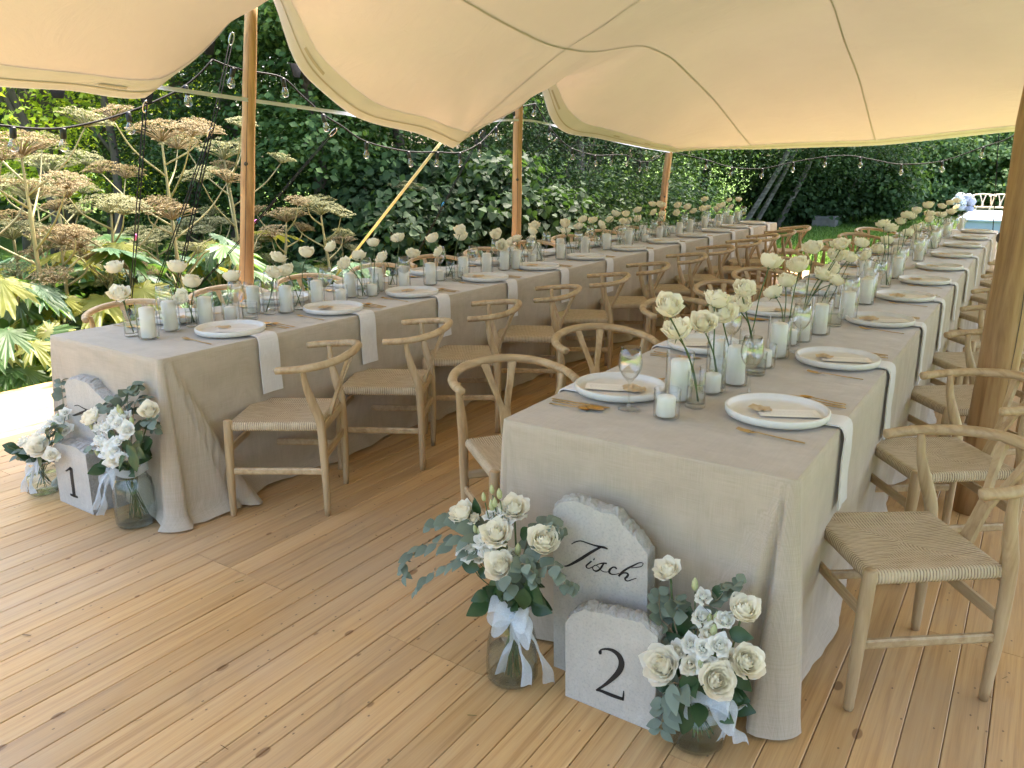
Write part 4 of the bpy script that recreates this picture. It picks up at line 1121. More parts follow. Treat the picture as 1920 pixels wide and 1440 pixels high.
TISCH = [([(300,292),(360,258),(430,236),(490,238),(580,270),(700,310),(820,340),(890,352),(950,380)], [12,18,16,16,18,22,34,34,18]),
         ([(830,345),(740,390),(620,460),(480,550),(340,630),(240,678),(175,690)], [30,40,46,50,42,30,14]),
         ([(660,600),(600,650),(568,680),(575,715),(620,728),(680,705)], [22,28,26,18,12,8]), ([(698,558),(714,570)], [34,34]),
         ([(620,728),(700,690),(780,655),(860,635),(935,640)], [9,9,11,20,24]), ([(880,640),(850,690),(810,745),(750,778),(700,760),(683,720),(705,680),(740,668)], [26,30,30,26,18,12,10,9]),
         ([(740,668),(785,700),(820,750),(870,785),(930,795),(975,785)], [9,9,9,9,9,9]), ([(1115,740),(1085,710),(1040,712),(990,755),(985,805),(1030,835),(1100,835),(1160,815)], [30,24,22,36,36,20,12,10]),
         ([(1150,870),(1210,800),(1300,735),(1400,685),(1500,635),(1560,625),(1590,645),(1560,690),(1480,710),(1380,720)], [30,34,30,26,18,13,12,12,12,10]),
         ([(1180,850),(1230,815),(1290,812),(1320,840),(1300,880),(1265,910),(1280,945),(1320,955),(1390,930),(1470,905)], [12,16,26,34,36,30,22,14,12,10])]
zA = lambda x, y: (1040 + x * .104167, 990 + y * .104167)
TWO = [([(1028,926),(1022,915),(1032,903),(1058,899),(1092,908),(1122,934),(1134,972),(1120,1012),(1085,1050),(1045,1082),(1012,1102)], [6,7,6,9,17,24,26,24,18,12,8]), ([(1024,914),(1034,918)], [16,16]),
       ([(1006,1104),(1030,1108),(1060,1120),(1100,1136),(1142,1150)], [7,13,16,16,14]), ([(1140,1155),(1143,1132),(1145,1108)], [9,7,3])]
def conv(S, f, k): return [([f(*p) for p in pts], [w * k for w in ws]) for pts, ws in S]
Yr, Yf = 1.890, 1.785
t, b = stone('sign_stone', Yr, .055, [(1038, 1275), (1037, 957), (1046, 946), (1064, 939), (1085, 941), (1106, 950), (1116, 958), (1153, 965), (1163, 981), (1194, 1012), (1214, 1040), (1214, 1290)], 3, 'tall broken grey stone lettered Tisch behind the stone numbered two', (1, 10))
strokes(t, b, Yr, conv(TISCH, zA, .104167))
t, b = stone('sign_stone', Yf, .06, [(1060, 1307), (1060, 1168), (1074, 1150), (1097, 1143), (1150, 1156), (1200, 1166), (1233, 1197), (1226, 1373)], 5, 'small grey stone with painted numeral two leaning before front table', (1, 6))
strokes(t, b, Yf, conv(TWO, z7, .375))
z2 = lambda x, y: (x * .25, 680 + y * .25)
ONE = [([(492,812),(510,802),(530,790)], [5,7,10]), ([(530,788),(536,850),(545,920),(556,1000)], [20,20,20,20]), ([(526,988),(552,999),(582,1010)], [7,11,7])]
Yf1, Yr1 = 1.70, 1.80
t, b = stone('sign_stone', Yf1, .10, [(114, 941), (98, 838), (108, 831), (128, 835), (142, 840), (160, 853), (176, 968)], 8, 'small grey stone with painted numeral one before garden table', (1, 5), .01)
strokes(t, b, Yf1, conv(ONE, z2, .25))
t, b = stone('sign_stone', Yr1, .09, [(150, 930), (121, 722), (125, 714), (138, 710), (163, 718), (176, 732), (198, 754), (221, 962)], 11, 'tall broken grey stone lettered Tisch behind the stone numbered one', (1, 6), .012)
def to1(x, y):
    u, v = (x - 175) / 1415., (y - 236) / 720.
    return (133 + u * 66 + v * 4, 757 + v * 34 + u * 16)
strokes(t, b, Yr1, conv(TISCH, to1, .05))

# ================================================================== BOUQUETS
def ovate(Ln, W, fold=.15, droop=.2, n=7):
    V = []; F = []
    for i in range(n):
        f = i / (n - 1); w = W * math.sin(math.pi * min(1, (f ** .8) * .96 + .02)) ; z = -droop * Ln * f * f
        V += [(-w, f * Ln, z + fold * w), (0, f * Ln, z), (w, f * Ln, z + fold * w)]
    for i in range(n - 1):
        a = i * 3; F += [(a, a+1, a+4, a+3), (a+1, a+2, a+5, a+4)]
    m = MB(); m.add(V, F); return m
RLEAF = [ovate(.075, .026, .2, .15).mesh('leaf', M['rose_leaf']), ovate(.06, .022, .15, .35).mesh('leaf', M['rose_leaf'])]
ELEAF = [ovate(.042, .019, .12, .15, 6).mesh('leaf', M['eucalyptus']), ovate(.035, .018, .05, .3, 6).mesh('leaf', M['eucalyptus']), ovate(.05, .014, .2, .2, 6).mesh('leaf', M['eucalyptus'])]
m = MB(); m.lathe([(0, 0), (.005, .002), (.0075, .010), (.006, .020), (.002, .028), (0, .029)], 8); BUD = m.mesh('bud', M['bud_green'])
def frame(d, roll=None):
    q = Vector(d).normalized().to_track_quat('Z', 'Y').to_euler(); q.rotate_axis('Z', random.uniform(0, 6.28) if roll is None else roll); return q
def leaf_rot(d, up=(0, 0, 1)):
    y = Vector(d).normalized(); x = y.cross(Vector(up)); x = x.normalized() if x.length > .01 else Vector((1, 0, 0)); z = x.cross(y)
    return Matrix((x, y, z)).transposed().to_euler()
def bouquet(loc, vase_prof, water_h, mouth, label_v, label_b, flowers, euca, leaves, bow, seed):
    """flowers: (kind, px, py, dy, scale); positions on planes y = loc.y + dy"""
    rr = random.Random(seed); loc = np.array(loc, float)
    v = thing('glass_vase', label_v, 'vase', loc, group='floor vases by the signs')
    m = MB(); m.lathe(vase_prof, 36); m.build('vessel', M['vase_glass'], v)
    wr = [(r - .005, z) for r, z in vase_prof if .01 < z and r > .01]; k = len(vase_prof) // 2
    outer = [(r, z) for r, z in vase_prof[:k] if z < water_h and z > .008]
    m = MB(); m.lathe([(0, .010)] + [(r - .006, z + .003) for r, z in outer] + [(outer[-1][0] - .006, water_h), (0, water_h)], 30); m.build('water', M['water'], v)
    # organza bow tied round the neck
    bx, by, bz = bow['at']; c = np.array([bx, by, bz]) - loc
    rb = MB()
    rad = bow['r']; nk = np.array([[(rad * math.cos(a), rad * math.sin(a), c[2] + s + .006 * math.sin(a * 3)) for a in np.linspace(0, 2 * math.pi, 30)] for s in (-.018, 0, .018)]); rb.grid(nk)
    for sx, ang, Ln, w in bow['loops']:
        P = np.zeros((13, 5, 3))
        for i in range(13):
            a = i / 12 * 2 * math.pi; rr_ = math.sin(a / 2)
            for j in range(5):
                s = (j / 4 - .5); x = sx * Ln * math.sin(a / 2) ** 1.2; zz = .022 * math.sin(a) * 1.2
                P[i, j] = c + np.array([x, -.012 - .018 * math.sin(a / 2) + s * .02, zz + s * w * (.35 + .65 * math.sin(a / 2)) + x * ang * sx])
        rb.grid(P)
    for path, w in bow['tails']:
        Q = catmull([c] + [np.array(p) - loc for p in path], 5); P = np.zeros((len(Q), 5, 3))
        for i, q in enumerate(Q):
            f = i / (len(Q) - 1)
            for j in range(5):
                s = j / 4 - .5; P[i, j] = q + np.array([s * w * (.4 + .6 * f), .012 * math.sin(s * 5 + f * 7) - .004, s * .01 * math.sin(f * 9)])
        rb.grid(P)
    kn = MB(); rb.lathe([(0, -.014), (.011, -.008), (.014, 0), (.011, .008), (0, .014)], 10, (c[0], c[1] - .012, c[2]))
    rb.build('ribbon_bow', M['organza'], v)
    # flowers
    bq = thing('bouquet', label_b, 'bouquet', loc + [0, 0, .02], group='bouquets in the floor vases')
    mo = np.array([0, 0, mouth]); bqo = loc + [0, 0, .02]
    def stem(p, r=.0028, mat='rose_stem'):
        a = rr.uniform(0, 6.28); q = rr.uniform(.015, .05); foot = np.array([math.cos(a) * q, math.sin(a) * q, .012])
        nk = mo + np.array([-math.cos(a) * .022 + rr.uniform(-.012, .012), -math.sin(a) * .022 + rr.uniform(-.012, .012), -.01])
        out = p - mo; mid = nk * .5 + p * .5 + np.array([out[0] * .12, out[1] * .12, .0])
        m = MB(); m.tube(catmull([foot, nk, mid, p], 4), r, 6); return m.build('stem', M[mat], bq)
    for kind, px, py, dy, sc in flowers:
        p = atY(px, py, loc[1] + dy) - bqo
        o = p - (mo + [0, 0, .02]); o = o / np.linalg.norm(o)
        face = np.array([.30, -.75, .45]) * .75 + o * .75 + np.array([rr.uniform(-.15, .15), rr.uniform(-.1, .1), rr.uniform(-.1, .15)])
        face = Vector(face).normalized()
        q = frame(face, rr.uniform(0, 6.28))
        bp = p - np.array(face) * .03 * sc
        if kind == 'rose': obj('rose_bloom', BLOOM[rr.randrange(4)], bq, bp, q, sc); obj('calyx', SEPAL, bq, bp, q)
        elif kind == 'small': obj('small_rose', SMALL[rr.randrange(2)], bq, bp, q, sc); obj('calyx', SEPAL, bq, bp, q, .6)
        elif kind == 'lisi': obj('lisianthus', LISI[rr.randrange(3)], bq, bp, q, sc * .92); obj('calyx', SEPAL, bq, bp, q, .6)
        else: obj('bud', BUD, bq, bp, frame(Vector(o) + Vector((0, 0, 1.2))), sc)
        stem(bp - np.array(face) * .006, .0029 if kind == 'rose' else .0018)
    for path, dy0, dy1, nleaf, ls, sub in euca:
        P = []
        for i, (x, y) in enumerate(path):
            P.append(atY(x, y, loc[1] + dy0 + (dy1 - dy0) * i / (len(path) - 1)) - bqo)
        C = catmull([mo + [0, 0, -.02]] + P, 5); m = MB(); m.tube(C, list(np.linspace(.0026, .0010, len(C))), 5); br = m.build('eucalyptus_branch', M['euca_stem'], bq)
        st = int(len(C) * .22)
        for k in range(nleaf):
            f = k / max(1, nleaf - 1); idx = min(len(C) - 2, int(st + (len(C) - 1 - st) * f)); tg = C[idx + 1] - C[idx]; tg = tg / np.linalg.norm(tg)
            sd_ = np.cross(tg, [0, 0, 1]); sd_ /= np.linalg.norm(sd_) + 1e-6; u2 = np.cross(sd_, tg); a = k * math.pi / 2 * 1.0 + rr.uniform(-.4, .4)
            if k % 2: a += math.pi / 2
            for sgn in (1, -1):
                dr = (sd_ * math.cos(a) + u2 * math.sin(a)) * sgn + tg * .55
                obj('leaf', ELEAF[(rr.randrange(2) if sub == 'round' else 2)], br, C[idx], leaf_rot(dr, (rr.uniform(-.5, .5), -.8 + rr.uniform(-.4, .4), .7)), ls * (1.15 - .5 * f) * rr.uniform(1.05, 1.4))
    for px, py, dy, ang, sc in leaves:
        p = atY(px, py, loc[1] + dy) - bqo; dr = np.array([math.cos(ang), -.25, math.sin(ang)])
        obj('leaf', RLEAF[rr.randrange(2)], bq, p - dr * .035 * sc, leaf_rot(dr, (rr.uniform(-.4, .4), -1, .35)), sc)
    # filler greenery inside
    for k in range(30):
        a = rr.uniform(0, 6.28); e = rr.uniform(.1, 1.0); dr = np.array([math.cos(a), math.sin(a), e]); dr /= np.linalg.norm(dr)
        obj('leaf', RLEAF[rr.randrange(2)], bq, mo + dr * rr.uniform(.01, .11) + [0, 0, .02], leaf_rot(dr + np.array([0, 0, rr.uniform(-.6, .2)]), (rr.uniform(-1, 1), -1, .5)), rr.uniform(.8, 1.1))
def prof(outer, th=.004):
    return [(0, .003)] + [(outer[0][0] * .85, .002)] + outer + [(r - th, z) for r, z in reversed(outer)] + [(0, .012)]
tall = prof([(.074, .004), (.080, .014), (.081, .06), (.076, .13), (.062, .19), (.052, .215), (.052, .235), (.055, .245)])
tall2 = prof([(.080, .004), (.086, .014), (.087, .08), (.086, .16), (.078, .20), (.066, .222), (.064, .235), (.067, .245)])
low = prof([(.070, .004), (.080, .014), (.084, .05), (.080, .085), (.062, .115), (.055, .125), (.058, .135)])
A_ = (-1.172, 1.775, .001)
bouquet(A_, tall, .095, .235, 'tall clear glass floor vase with pale blue bow beside the front Tisch stone', 'white rose and eucalyptus bouquet spilling left of the front Tisch stone',
    [('rose', 864, 960, 0, .85), ('rose', 964, 950, .05, .95), ('rose', 930, 998, -.05, .98), ('rose', 1020, 1013, -.02, 1.05), ('rose', 937, 1060, -.09, 1.02),
     ('lisi', 899, 1008, -.06, .85), ('lisi', 880, 1030, -.07, .95), ('lisi', 910, 1028, -.06, .8), ('lisi', 899, 1040, -.05, .7), ('lisi', 862, 1028, -.05, .6), ('lisi', 938, 952, .02, .7), ('lisi', 945, 970, .01, .75), ('lisi', 915, 962, .02, .6), ('lisi', 962, 1035, -.03, .55), ('small', 885, 967, .0, .8),
     ('bud', 902, 927, 0, 1), ('bud', 920, 914, 0, 1), ('bud', 931, 920, 0, 1.2), ('bud', 915, 941, 0, 1.3), ('bud', 924, 936, 0, 1.1), ('bud', 884, 991, -.04, 1), ('bud', 893, 994, -.04, 1), ('bud', 882, 1008, -.05, 1.3), ('bud', 858, 1016, -.05, 1), ('bud', 970, 1030, -.05, 1.4)],
    [([(900, 1010), (850, 1018), (800, 1022), (762, 1050), (756, 1085)], -.03, -.06, 13, 1.0, 'long'), ([(900, 1035), (860, 1050), (820, 1070), (790, 1090), (777, 1112)], -.05, -.10, 10, .8, 'long'),
     ([(900, 1000), (860, 975), (830, 975), (800, 990)], .0, .0, 8, 1.1, 'round'), ([(905, 990), (870, 960), (838, 968)], .03, .03, 6, 1.2, 'round'),
     ([(985, 1050), (1000, 1070), (1040, 1060), (1060, 1095), (1078, 1105)], -.06, -.05, 9, .95, 'round'), ([(990, 1010), (1015, 985), (1040, 985), (1052, 1000)], .02, .03, 7, 1.1, 'round'),
     ([(950, 1080), (960, 1100), (955, 1115)], -.11, -.11, 5, 1.0, 'round'), ([(975, 1060), (1000, 1075), (1005, 1095)], -.09, -.10, 6, .9, 'round')],
    [(920, 1105, -.08, -2.2, 1.0), (938, 1120, -.09, -1.9, .9), (980, 1130, -.10, -1.5, 1.15), (1000, 1110, -.08, -.8, 1.1), (1005, 1120, -.05, -.4, 1.0), (880, 1060, -.05, 2.9, .9), (890, 950, .03, 2.0, .9), (985, 1000, .02, .6, .8)],
    dict(at=atY(966, 1155, 1.775 - .062), r=.061, loops=[(-1, .2, .075, .05), (1, -.35, .075, .055), (-1, -.5, .06, .05), (1, .4, .06, .04)],
         tails=[([atY(972, 1200, 1.70), atY(985, 1245, 1.68), atY(990, 1285, 1.66)], .030), ([atY(962, 1200, 1.70), atY(945, 1230, 1.69), atY(940, 1262, 1.70)], .028), ([atY(1000, 1195, 1.71), atY(1022, 1245, 1.73), atY(1032, 1280, 1.76)], .034)]), 31)
B_ = (-.592, 1.822, .001)
bouquet(B_, low, .075, .125, 'low bulbous glass floor vase with pale bow near the draped corner', 'white rose and lisianthus bouquet right of the stone numbered two',
    [('rose', 1251, 1067, .05, .82), ('rose', 1396, 1141, .02, .92), ('rose', 1240, 1246, -.07, 1.12), ('rose', 1402, 1240, -.04, .98), ('rose', 1345, 1276, -.10, 1.05),
     ('small', 1264, 1213, -.04, 1.15), ('small', 1296, 1244, -.08, 1.0), ('small', 1369, 1234, -.05, 1.15), ('small', 1330, 1183, -.02, 1.0),
     ('lisi', 1319, 1113, .02, .72), ('lisi', 1318, 1151, .0, .85), ('lisi', 1362, 1157, .0, .8), ('lisi', 1294, 1202, -.05, .8), ('lisi', 1319, 1214, -.07, .8), ('lisi', 1352, 1206, -.05, .95), ('lisi', 1322, 1246, -.08, .8),
     ('bud', 1300, 1090, .02, 1.3), ('bud', 1331, 1156, .0, 1.2), ('bud', 1344, 1153, .0, 1.2), ('bud', 1339, 1182, -.03, 1.3), ('bud', 1318, 1252, -.09, 1.4), ('bud', 1377, 1288, -.08, 1.0), ('bud', 1325, 1267, -.1, 1.2)],
    [([(1262, 1190), (1240, 1160), (1236, 1130), (1236, 1110)], .02, .03, 6, 1.0, 'round'), ([(1300, 1180), (1340, 1130), (1370, 1105), (1388, 1090)], .05, .06, 7, 1.0, 'round'), ([(1265, 1170), (1270, 1140), (1275, 1125)], .02, .02, 5, 1.1, 'round'),
     ([(1265, 1280), (1250, 1305), (1243, 1340), (1238, 1375)], -.08, -.11, 7, 1.15, 'long'), ([(1310, 1170), (1350, 1120), (1362, 1100)], .04, .05, 5, 1.0, 'round')],
    [(1283, 1345, -.10, -1.7, 1.35), (1295, 1290, -.08, -1.4, 1.2), (1310, 1295, -.09, -1.0, 1.0), (1390, 1192, .0, .1, 1.0), (1395, 1285, -.04, -.6, .9), (1272, 1175, .03, 2.2, 1.2), (1290, 1160, .02, 1.6, 1.1), (1262, 1200, 0, 2.6, 1.0), (1350, 1110, .05, .9, 1.0)],
    dict(at=atY(1335, 1312, 1.822 - .066), r=.065, loops=[(-1, -.3, .06, .045), (1, -.2, .075, .05), (1, .5, .055, .05)],
         tails=[([atY(1360, 1340, 1.75), atY(1380, 1370, 1.74), atY(1392, 1392, 1.73)], .036), ([atY(1355, 1345, 1.75), atY(1358, 1370, 1.74), atY(1352, 1385, 1.73)], .016), ([atY(1375, 1325, 1.76), atY(1392, 1322, 1.79)], .030)]), 32)
C_ = (-3.165, 1.765, .001)
bouquet(C_, tall2, .20, .235, 'tall glass floor vase with many stems beside the stone numbered one', 'white rose and lisianthus bouquet right of the garden side Tisch stone',
    [('rose', 169, 781, -.06, .95), ('rose', 279, 769, .0, .9), ('small', 206, 859, -.12, 1.25), ('lisi', 235, 803, -.10, 1.05), ('lisi', 178, 797, -.07, .85), ('lisi', 195, 797, -.07, .85), ('lisi', 214, 772, -.04, .95), ('lisi', 226, 776, -.04, .95), ('lisi', 208, 783, -.05, .8), ('lisi', 219, 790, -.07, .8),
     ('lisi', 178, 821, -.09, .95), ('lisi', 187, 830, -.10, .9), ('lisi', 203, 832, -.10, .95), ('lisi', 193, 846, -.11, .9), ('lisi', 209, 843, -.11, .9), ('lisi', 219, 824, -.09, .75), ('lisi', 225, 857, -.11, .75),
     ('bud', 150, 790, -.07, 1.2), ('bud', 162, 800, -.07, 1.1), ('bud', 215, 765, -.05, 1.4), ('bud', 222, 770, -.05, 1.4), ('bud', 240, 789, -.08, 1.3), ('bud', 172, 850, -.12, 1.3)],
    [([(240, 780), (240, 740), (250, 722), (262, 730)], .02, .04, 9, 1.2, 'round'), ([(250, 775), (262, 745), (278, 750)], .03, .04, 7, 1.1, 'round'), ([(235, 770), (218, 745), (208, 748)], .02, .02, 5, 1.1, 'round'), ([(225, 780), (200, 765), (190, 758)], .0, .0, 5, 1.0, 'round'), ([(265, 800), (285, 790), (290, 810)], .0, .02, 6, 1.1, 'round'), ([(190, 840), (170, 838), (166, 845)], -.1, -.12, 3, .9, 'round')],
    [(226, 868, -.12, -2.2, 1.1), (252, 866, -.12, -1.4, 1.1), (262, 850, -.09, -.3, 1.0), (246, 846, -.1, 2.4, .9), (260, 820, -.04, .8, 1.2), (275, 830, -.02, .5, 1.2), (205, 812, -.05, 2.4, 1.0), (268, 800, 0, 1.0, 1.2), (240, 835, -.06, 1.6, 1.1), (255, 838, -.06, 1.2, 1.0)],
    dict(at=atY(210, 880, 1.765 - .055), r=.072, loops=[(-1, -.6, .05, .04), (1, -.5, .06, .05)],
         tails=[([atY(192, 900, 1.66), atY(185, 935, 1.64), atY(178, 956, 1.63)], .035), ([atY(200, 910, 1.67), atY(195, 945, 1.65), atY(190, 966, 1.66)], .045)]), 33)
D_ = (-3.86, 1.72, .001)
bouquet(D_, low, .085, .125, 'low glass floor vase with pale bow at the outer corner of garden table', 'small white rose bouquet left of the stone numbered one',
    [('rose', 71, 837, -.08, 1.08), ('small', 35, 823, -.06, 1.2), ('small', 62, 814, -.02, 1.2), ('small', 93, 852, -.09, 1.2), ('small', 53, 842, -.08, 1.0), ('lisi', 84, 802, .0, .9), ('lisi', 118, 802, .02, 1.1), ('lisi', 112, 782, .03, .9), ('lisi', 95, 790, .02, .7), ('small', 52, 829, -.05, 1.0), ('lisi', 122, 770, .03, .7), ('bud', 105, 780, .02, 1.3)],
    [([(112, 800), (118, 760), (116, 730), (113, 712)], .06, .10, 7, 1.1, 'round'), ([(85, 830), (98, 805), (110, 800)], -.03, -.03, 4, 1.2, 'round'), ([(70, 850), (45, 842), (30, 858)], -.06, -.08, 4, 1.0, 'long')],
    [(42, 848, -.07, 2.8, .9), (57, 858, -.09, -2.2, .9), (33, 855, -.07, -2.6, .9), (85, 862, -.09, -1.2, .9), (95, 800, -.03, .9, 1.2), (105, 820, -.06, .4, 1.2), (90, 815, -.05, 1.2, 1.1), (112, 812, -.03, .8, 1.1), (75, 865, -.08, -1.8, 1.0)],
    dict(at=atY(72, 868, 1.72 - .05), r=.060, loops=[(-1, -.5, .06, .04), (1, .1, .06, .05)],
         tails=[([atY(55, 885, 1.64), atY(46, 905, 1.62), atY(48, 922, 1.62)], .035), ([atY(62, 890, 1.65), atY(60, 915, 1.64), atY(66, 925, 1.63)], .03)]), 34)

# ================================================================== FAR PLATFORM, CHAIRS, HYDRANGEAS, BLOCK
pf = thing('low_platform', 'pale blue low platform with white strips on the far lawn', 'platform', (.3, 21.1, -.07))
for nm, mt, lo, hi in (('side_panel', 'pale_blue', (-1.80, -1.87, 0), (1.9, 1.87, .41)),): 
    m = MB(); m.box(lo, hi); m.build(nm, M[mt], pf, False)
for k in range(8):
    y0 = -1.90 + k * .475; m = MB(); m.box((-1.83, y0, .412), (1.93, y0 + .465, .452)); bevel(m.build('top_board', M['pale_white' if k % 2 else 'pale_blue'], pf, False), .006)
for k, px in enumerate((1843, 1873)):
    p = atZ(px, 393, 0); d_ = p / np.linalg.norm(p[:2]); q = p[:2] / np.linalg.norm(p[:2]) * 23.7
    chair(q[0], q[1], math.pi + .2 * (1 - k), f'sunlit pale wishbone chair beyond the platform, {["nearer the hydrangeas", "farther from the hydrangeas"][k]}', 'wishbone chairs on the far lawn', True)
q = atZ(1806, 390, .38); q = q / q[1] * 22.4
t = thing('hydrangea_pot', 'blue and white hydrangeas in a white pot on the platform', 'flower pot', (q[0] - .05, 22.4, .383)); t.scale = (.74,) * 3
m = MB(); m.lathe([(0, 0), (.12, 0), (.16, .04), (.17, .16), (.16, .165), (.14, .15), (0, .14)], 20); m.build('pot', M['pale_white'], t)
for k, (x, y, z, r, mt) in enumerate([(-.05, 0, .42, .17, 'hydrangea_white'), (.16, .02, .40, .16, 'hydrangea_blue'), (.28, -.02, .30, .13, 'hydrangea_blue'), (-.2, .03, .30, .12, 'hydrangea_white'), (.03, -.08, .27, .13, 'hydrangea_white'), (.26, -.05, .05, .12, 'hydrangea_blue')]):
    n = 260; d = rng.normal(size=(n, 3)); d /= np.linalg.norm(d, axis=1)[:, None]; c = d * r * rng.uniform(.9, 1.05, (n, 1)) + [x, y, z]
    a = np.cross(d, rng.normal(size=(n, 3))); a /= np.linalg.norm(a, axis=1)[:, None]; b = np.cross(d, a); s = .026
    V = np.stack([c + a * s, c + b * s + d * .006, c - a * s, c - b * s + d * .006], 1).reshape(-1, 3); F = np.arange(n * 4).reshape(n, 4)
    obj('flower_head', npmesh('flower_head', V, F, M[mt]), t)
m = MB(); m.tube([(0, 0, .1), (.02, 0, .3)], .05, 8); m.build('stems', M['rose_leaf'], t)
p = atZ(1546, 428, -.07); m = MB(); m.box((-.28, -.2, 0), (.28, .2, .30))
o = bevel(m.build('concrete_block', M['concrete_block'], None, False), .02); o.location = p; tag(o, 'grey concrete block on the lawn edge below the trees', 'block')
# ================================================================== VEGETATION
def leaf_cloud(name, P, Nrm, size, mat, aspect=.55, fold=.25, droop=0.0, kite=.45):
    """P (n,3) leaf bases, Nrm (n,3) facing; every leaf a folded kite of two triangles"""
    n = len(P); size = np.broadcast_to(size, (n,))[:, None]
    Nrm = Nrm / (np.linalg.norm(Nrm, axis=1)[:, None] + 1e-9)
    a = np.cross(Nrm, rng.normal(size=(n, 3))); a[:, 2] -= droop; a -= Nrm * np.sum(a * Nrm, 1)[:, None]; a /= np.linalg.norm(a, axis=1)[:, None] + 1e-9
    b = np.cross(Nrm, a)
    tip = P + a * size; w = b * size * aspect * .5; mid = P + a * size * kite + Nrm * size * fold * .3
    V = np.stack([P, mid - w, tip, mid + w], 1).reshape(-1, 3)
    i = np.arange(n)[:, None] * 4
    F = np.concatenate([i + [0, 1, 2], i + [0, 2, 3]], 1).reshape(-1, 3)
    # shared spine keeps both halves one island
    return npmesh(name, V, F, mat)
def heart_cloud(name, P, Nrm, size, mat, droop=.8):
    n = len(P); size = np.broadcast_to(size, (n,))[:, None]
    Nrm = Nrm / (np.linalg.norm(Nrm, axis=1)[:, None] + 1e-9)
    a = np.cross(Nrm, rng.normal(size=(n, 3))); a[:, 2] -= droop; a -= Nrm * np.sum(a * Nrm, 1)[:, None]; a /= np.linalg.norm(a, axis=1)[:, None] + 1e-9
    b = np.cross(Nrm, a)
    loc = [(0, 0, 0), (.12, -.42, .10), (.45, -.40, .10), (1.0, 0, -.08), (.45, .40, .10), (.12, .42, .10)]
    V = np.stack([P + a * size * u + b * size * v + Nrm * size * w for u, v, w in loc], 1).reshape(-1, 3)
    i = np.arange(n)[:, None] * 6
    F = np.concatenate([i + [0, 1, 2], i + [0, 2, 3], i + [0, 3, 4], i + [0, 4, 5]], 1).reshape(-1, 3)
    return npmesh(name, V, F, mat)
def crown_points(clumps, per, spread, hang=0.0):
    c = np.repeat(clumps, per, 0); n = len(c)
    d = rng.normal(size=(n, 3)) * spread * [1.1, 1.1, .40]
    P = c + d
    if hang: P[:, 2] -= np.abs(rng.normal(size=n)) * hang
    nr = d * .6 / spread + rng.normal(size=(n, 3)) * .5 + [0, 0, 1.1]
    return P, nr
def clump_field(cx, cy, rx, ry, z0, z1, n, shell=.55):
    out = []
    while len(out) < n:
        v = rng.uniform(-1, 1, 3); r = np.linalg.norm(v)
        if r > 1 or r < shell * rng.uniform(.3, 1): continue
        f = .5 + .5 * v[2]
        out.append((v[0] * rx, v[1] * ry, z0 + (z1 - z0) * f))
    return np.array(out)
def tree(name, label, x, y, h, rx, ry, z0, nclump, per, spread, size, mat, trunk_r=.12, lean=(0, 0), hang=0, aspect=.55, heart=False, bark='bark', forks=3, cat='tree', group='trees of the wood behind the tent', trunk_top=.8, extra_trunks=()):
    gz = float(ground_z(np.array(x), np.array(y)))
    t = thing(name, label, cat, (x, y, gz - .05), group=group)
    cl = clump_field(0, 0, rx, ry, z0, h, nclump); f_ = (cl[:, 2:3] / h)
    cl[:, 0:1] += lean[0] * f_; cl[:, 1:2] += lean[1] * f_
    P, nr = crown_points(cl, per, spread, hang)
    P[:, 2] = np.maximum(P[:, 2], .12)
    sz = size * rng.uniform(.65, 1.25, len(P))
    me = heart_cloud('crown', P, nr, sz, M[mat]) if heart else leaf_cloud('crown', P, nr, sz, M[mat], aspect, droop=1.2 if hang else .3)
    obj('crown', me, t)
    def trunk(dx, dy, lx, ly, tr):
        m = MB(); tp = np.array([dx + lx, dy + ly, h * trunk_top])
        Q = catmull([(dx, dy, 0), (dx + lx * .3 + .05, dy + ly * .28 + .1, h * trunk_top * .33), (dx + lx * .55 - .10, dy + ly * .6, h * trunk_top * .66), tp], 5)
        m.tube(Q, list(np.linspace(tr, tr * .35, len(Q))), 10)
        for k in range(forks):
            i = int(len(Q) * (.35 + .5 * k / forks)); s = Q[i]; e = cl[rng.integers(len(cl))]
            if e[2] < s[2]: e = e + [0, 0, s[2] - e[2] + .5]
            m.tube(catmull([s, s * .5 + e * .5 + [0, 0, .15], e], 4), list(np.linspace(tr * .45, tr * .08, 9)), 6)
        m.build('trunk', M[bark], t)
    trunk(0, 0, lean[0], lean[1], trunk_r)
    for dx, dy, lx, ly, tr in extra_trunks: trunk(dx, dy, lx, ly, tr)
    return t
def polar(px, dist):      # a spot in the direction of picture column px
    a = R(YAW) - math.atan((px - 960) / FPX * math.cos(_p)) ; return (-math.sin(a) * dist, math.cos(a) * dist)
def tr(px, dist, *a, **k):
    x, y = polar(px, dist); return tree(a[0], a[1], x, y, *a[2:], **k)
# --- sunny trees at the far left
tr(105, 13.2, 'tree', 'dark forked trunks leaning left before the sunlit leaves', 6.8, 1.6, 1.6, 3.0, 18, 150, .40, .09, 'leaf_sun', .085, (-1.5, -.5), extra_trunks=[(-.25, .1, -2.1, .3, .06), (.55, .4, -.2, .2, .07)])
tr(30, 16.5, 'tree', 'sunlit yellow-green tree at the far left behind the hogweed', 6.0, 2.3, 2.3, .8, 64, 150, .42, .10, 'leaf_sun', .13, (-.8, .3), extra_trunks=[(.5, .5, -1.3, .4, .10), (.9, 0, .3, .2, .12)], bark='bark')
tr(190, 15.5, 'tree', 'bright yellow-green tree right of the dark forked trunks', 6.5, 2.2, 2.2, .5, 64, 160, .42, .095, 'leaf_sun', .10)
tr(-90, 13.5, 'tree', 'sunlit tree cut by the left picture edge', 5.5, 2.0, 2.0, .8, 45, 150, .42, .10, 'leaf_sun', .11)
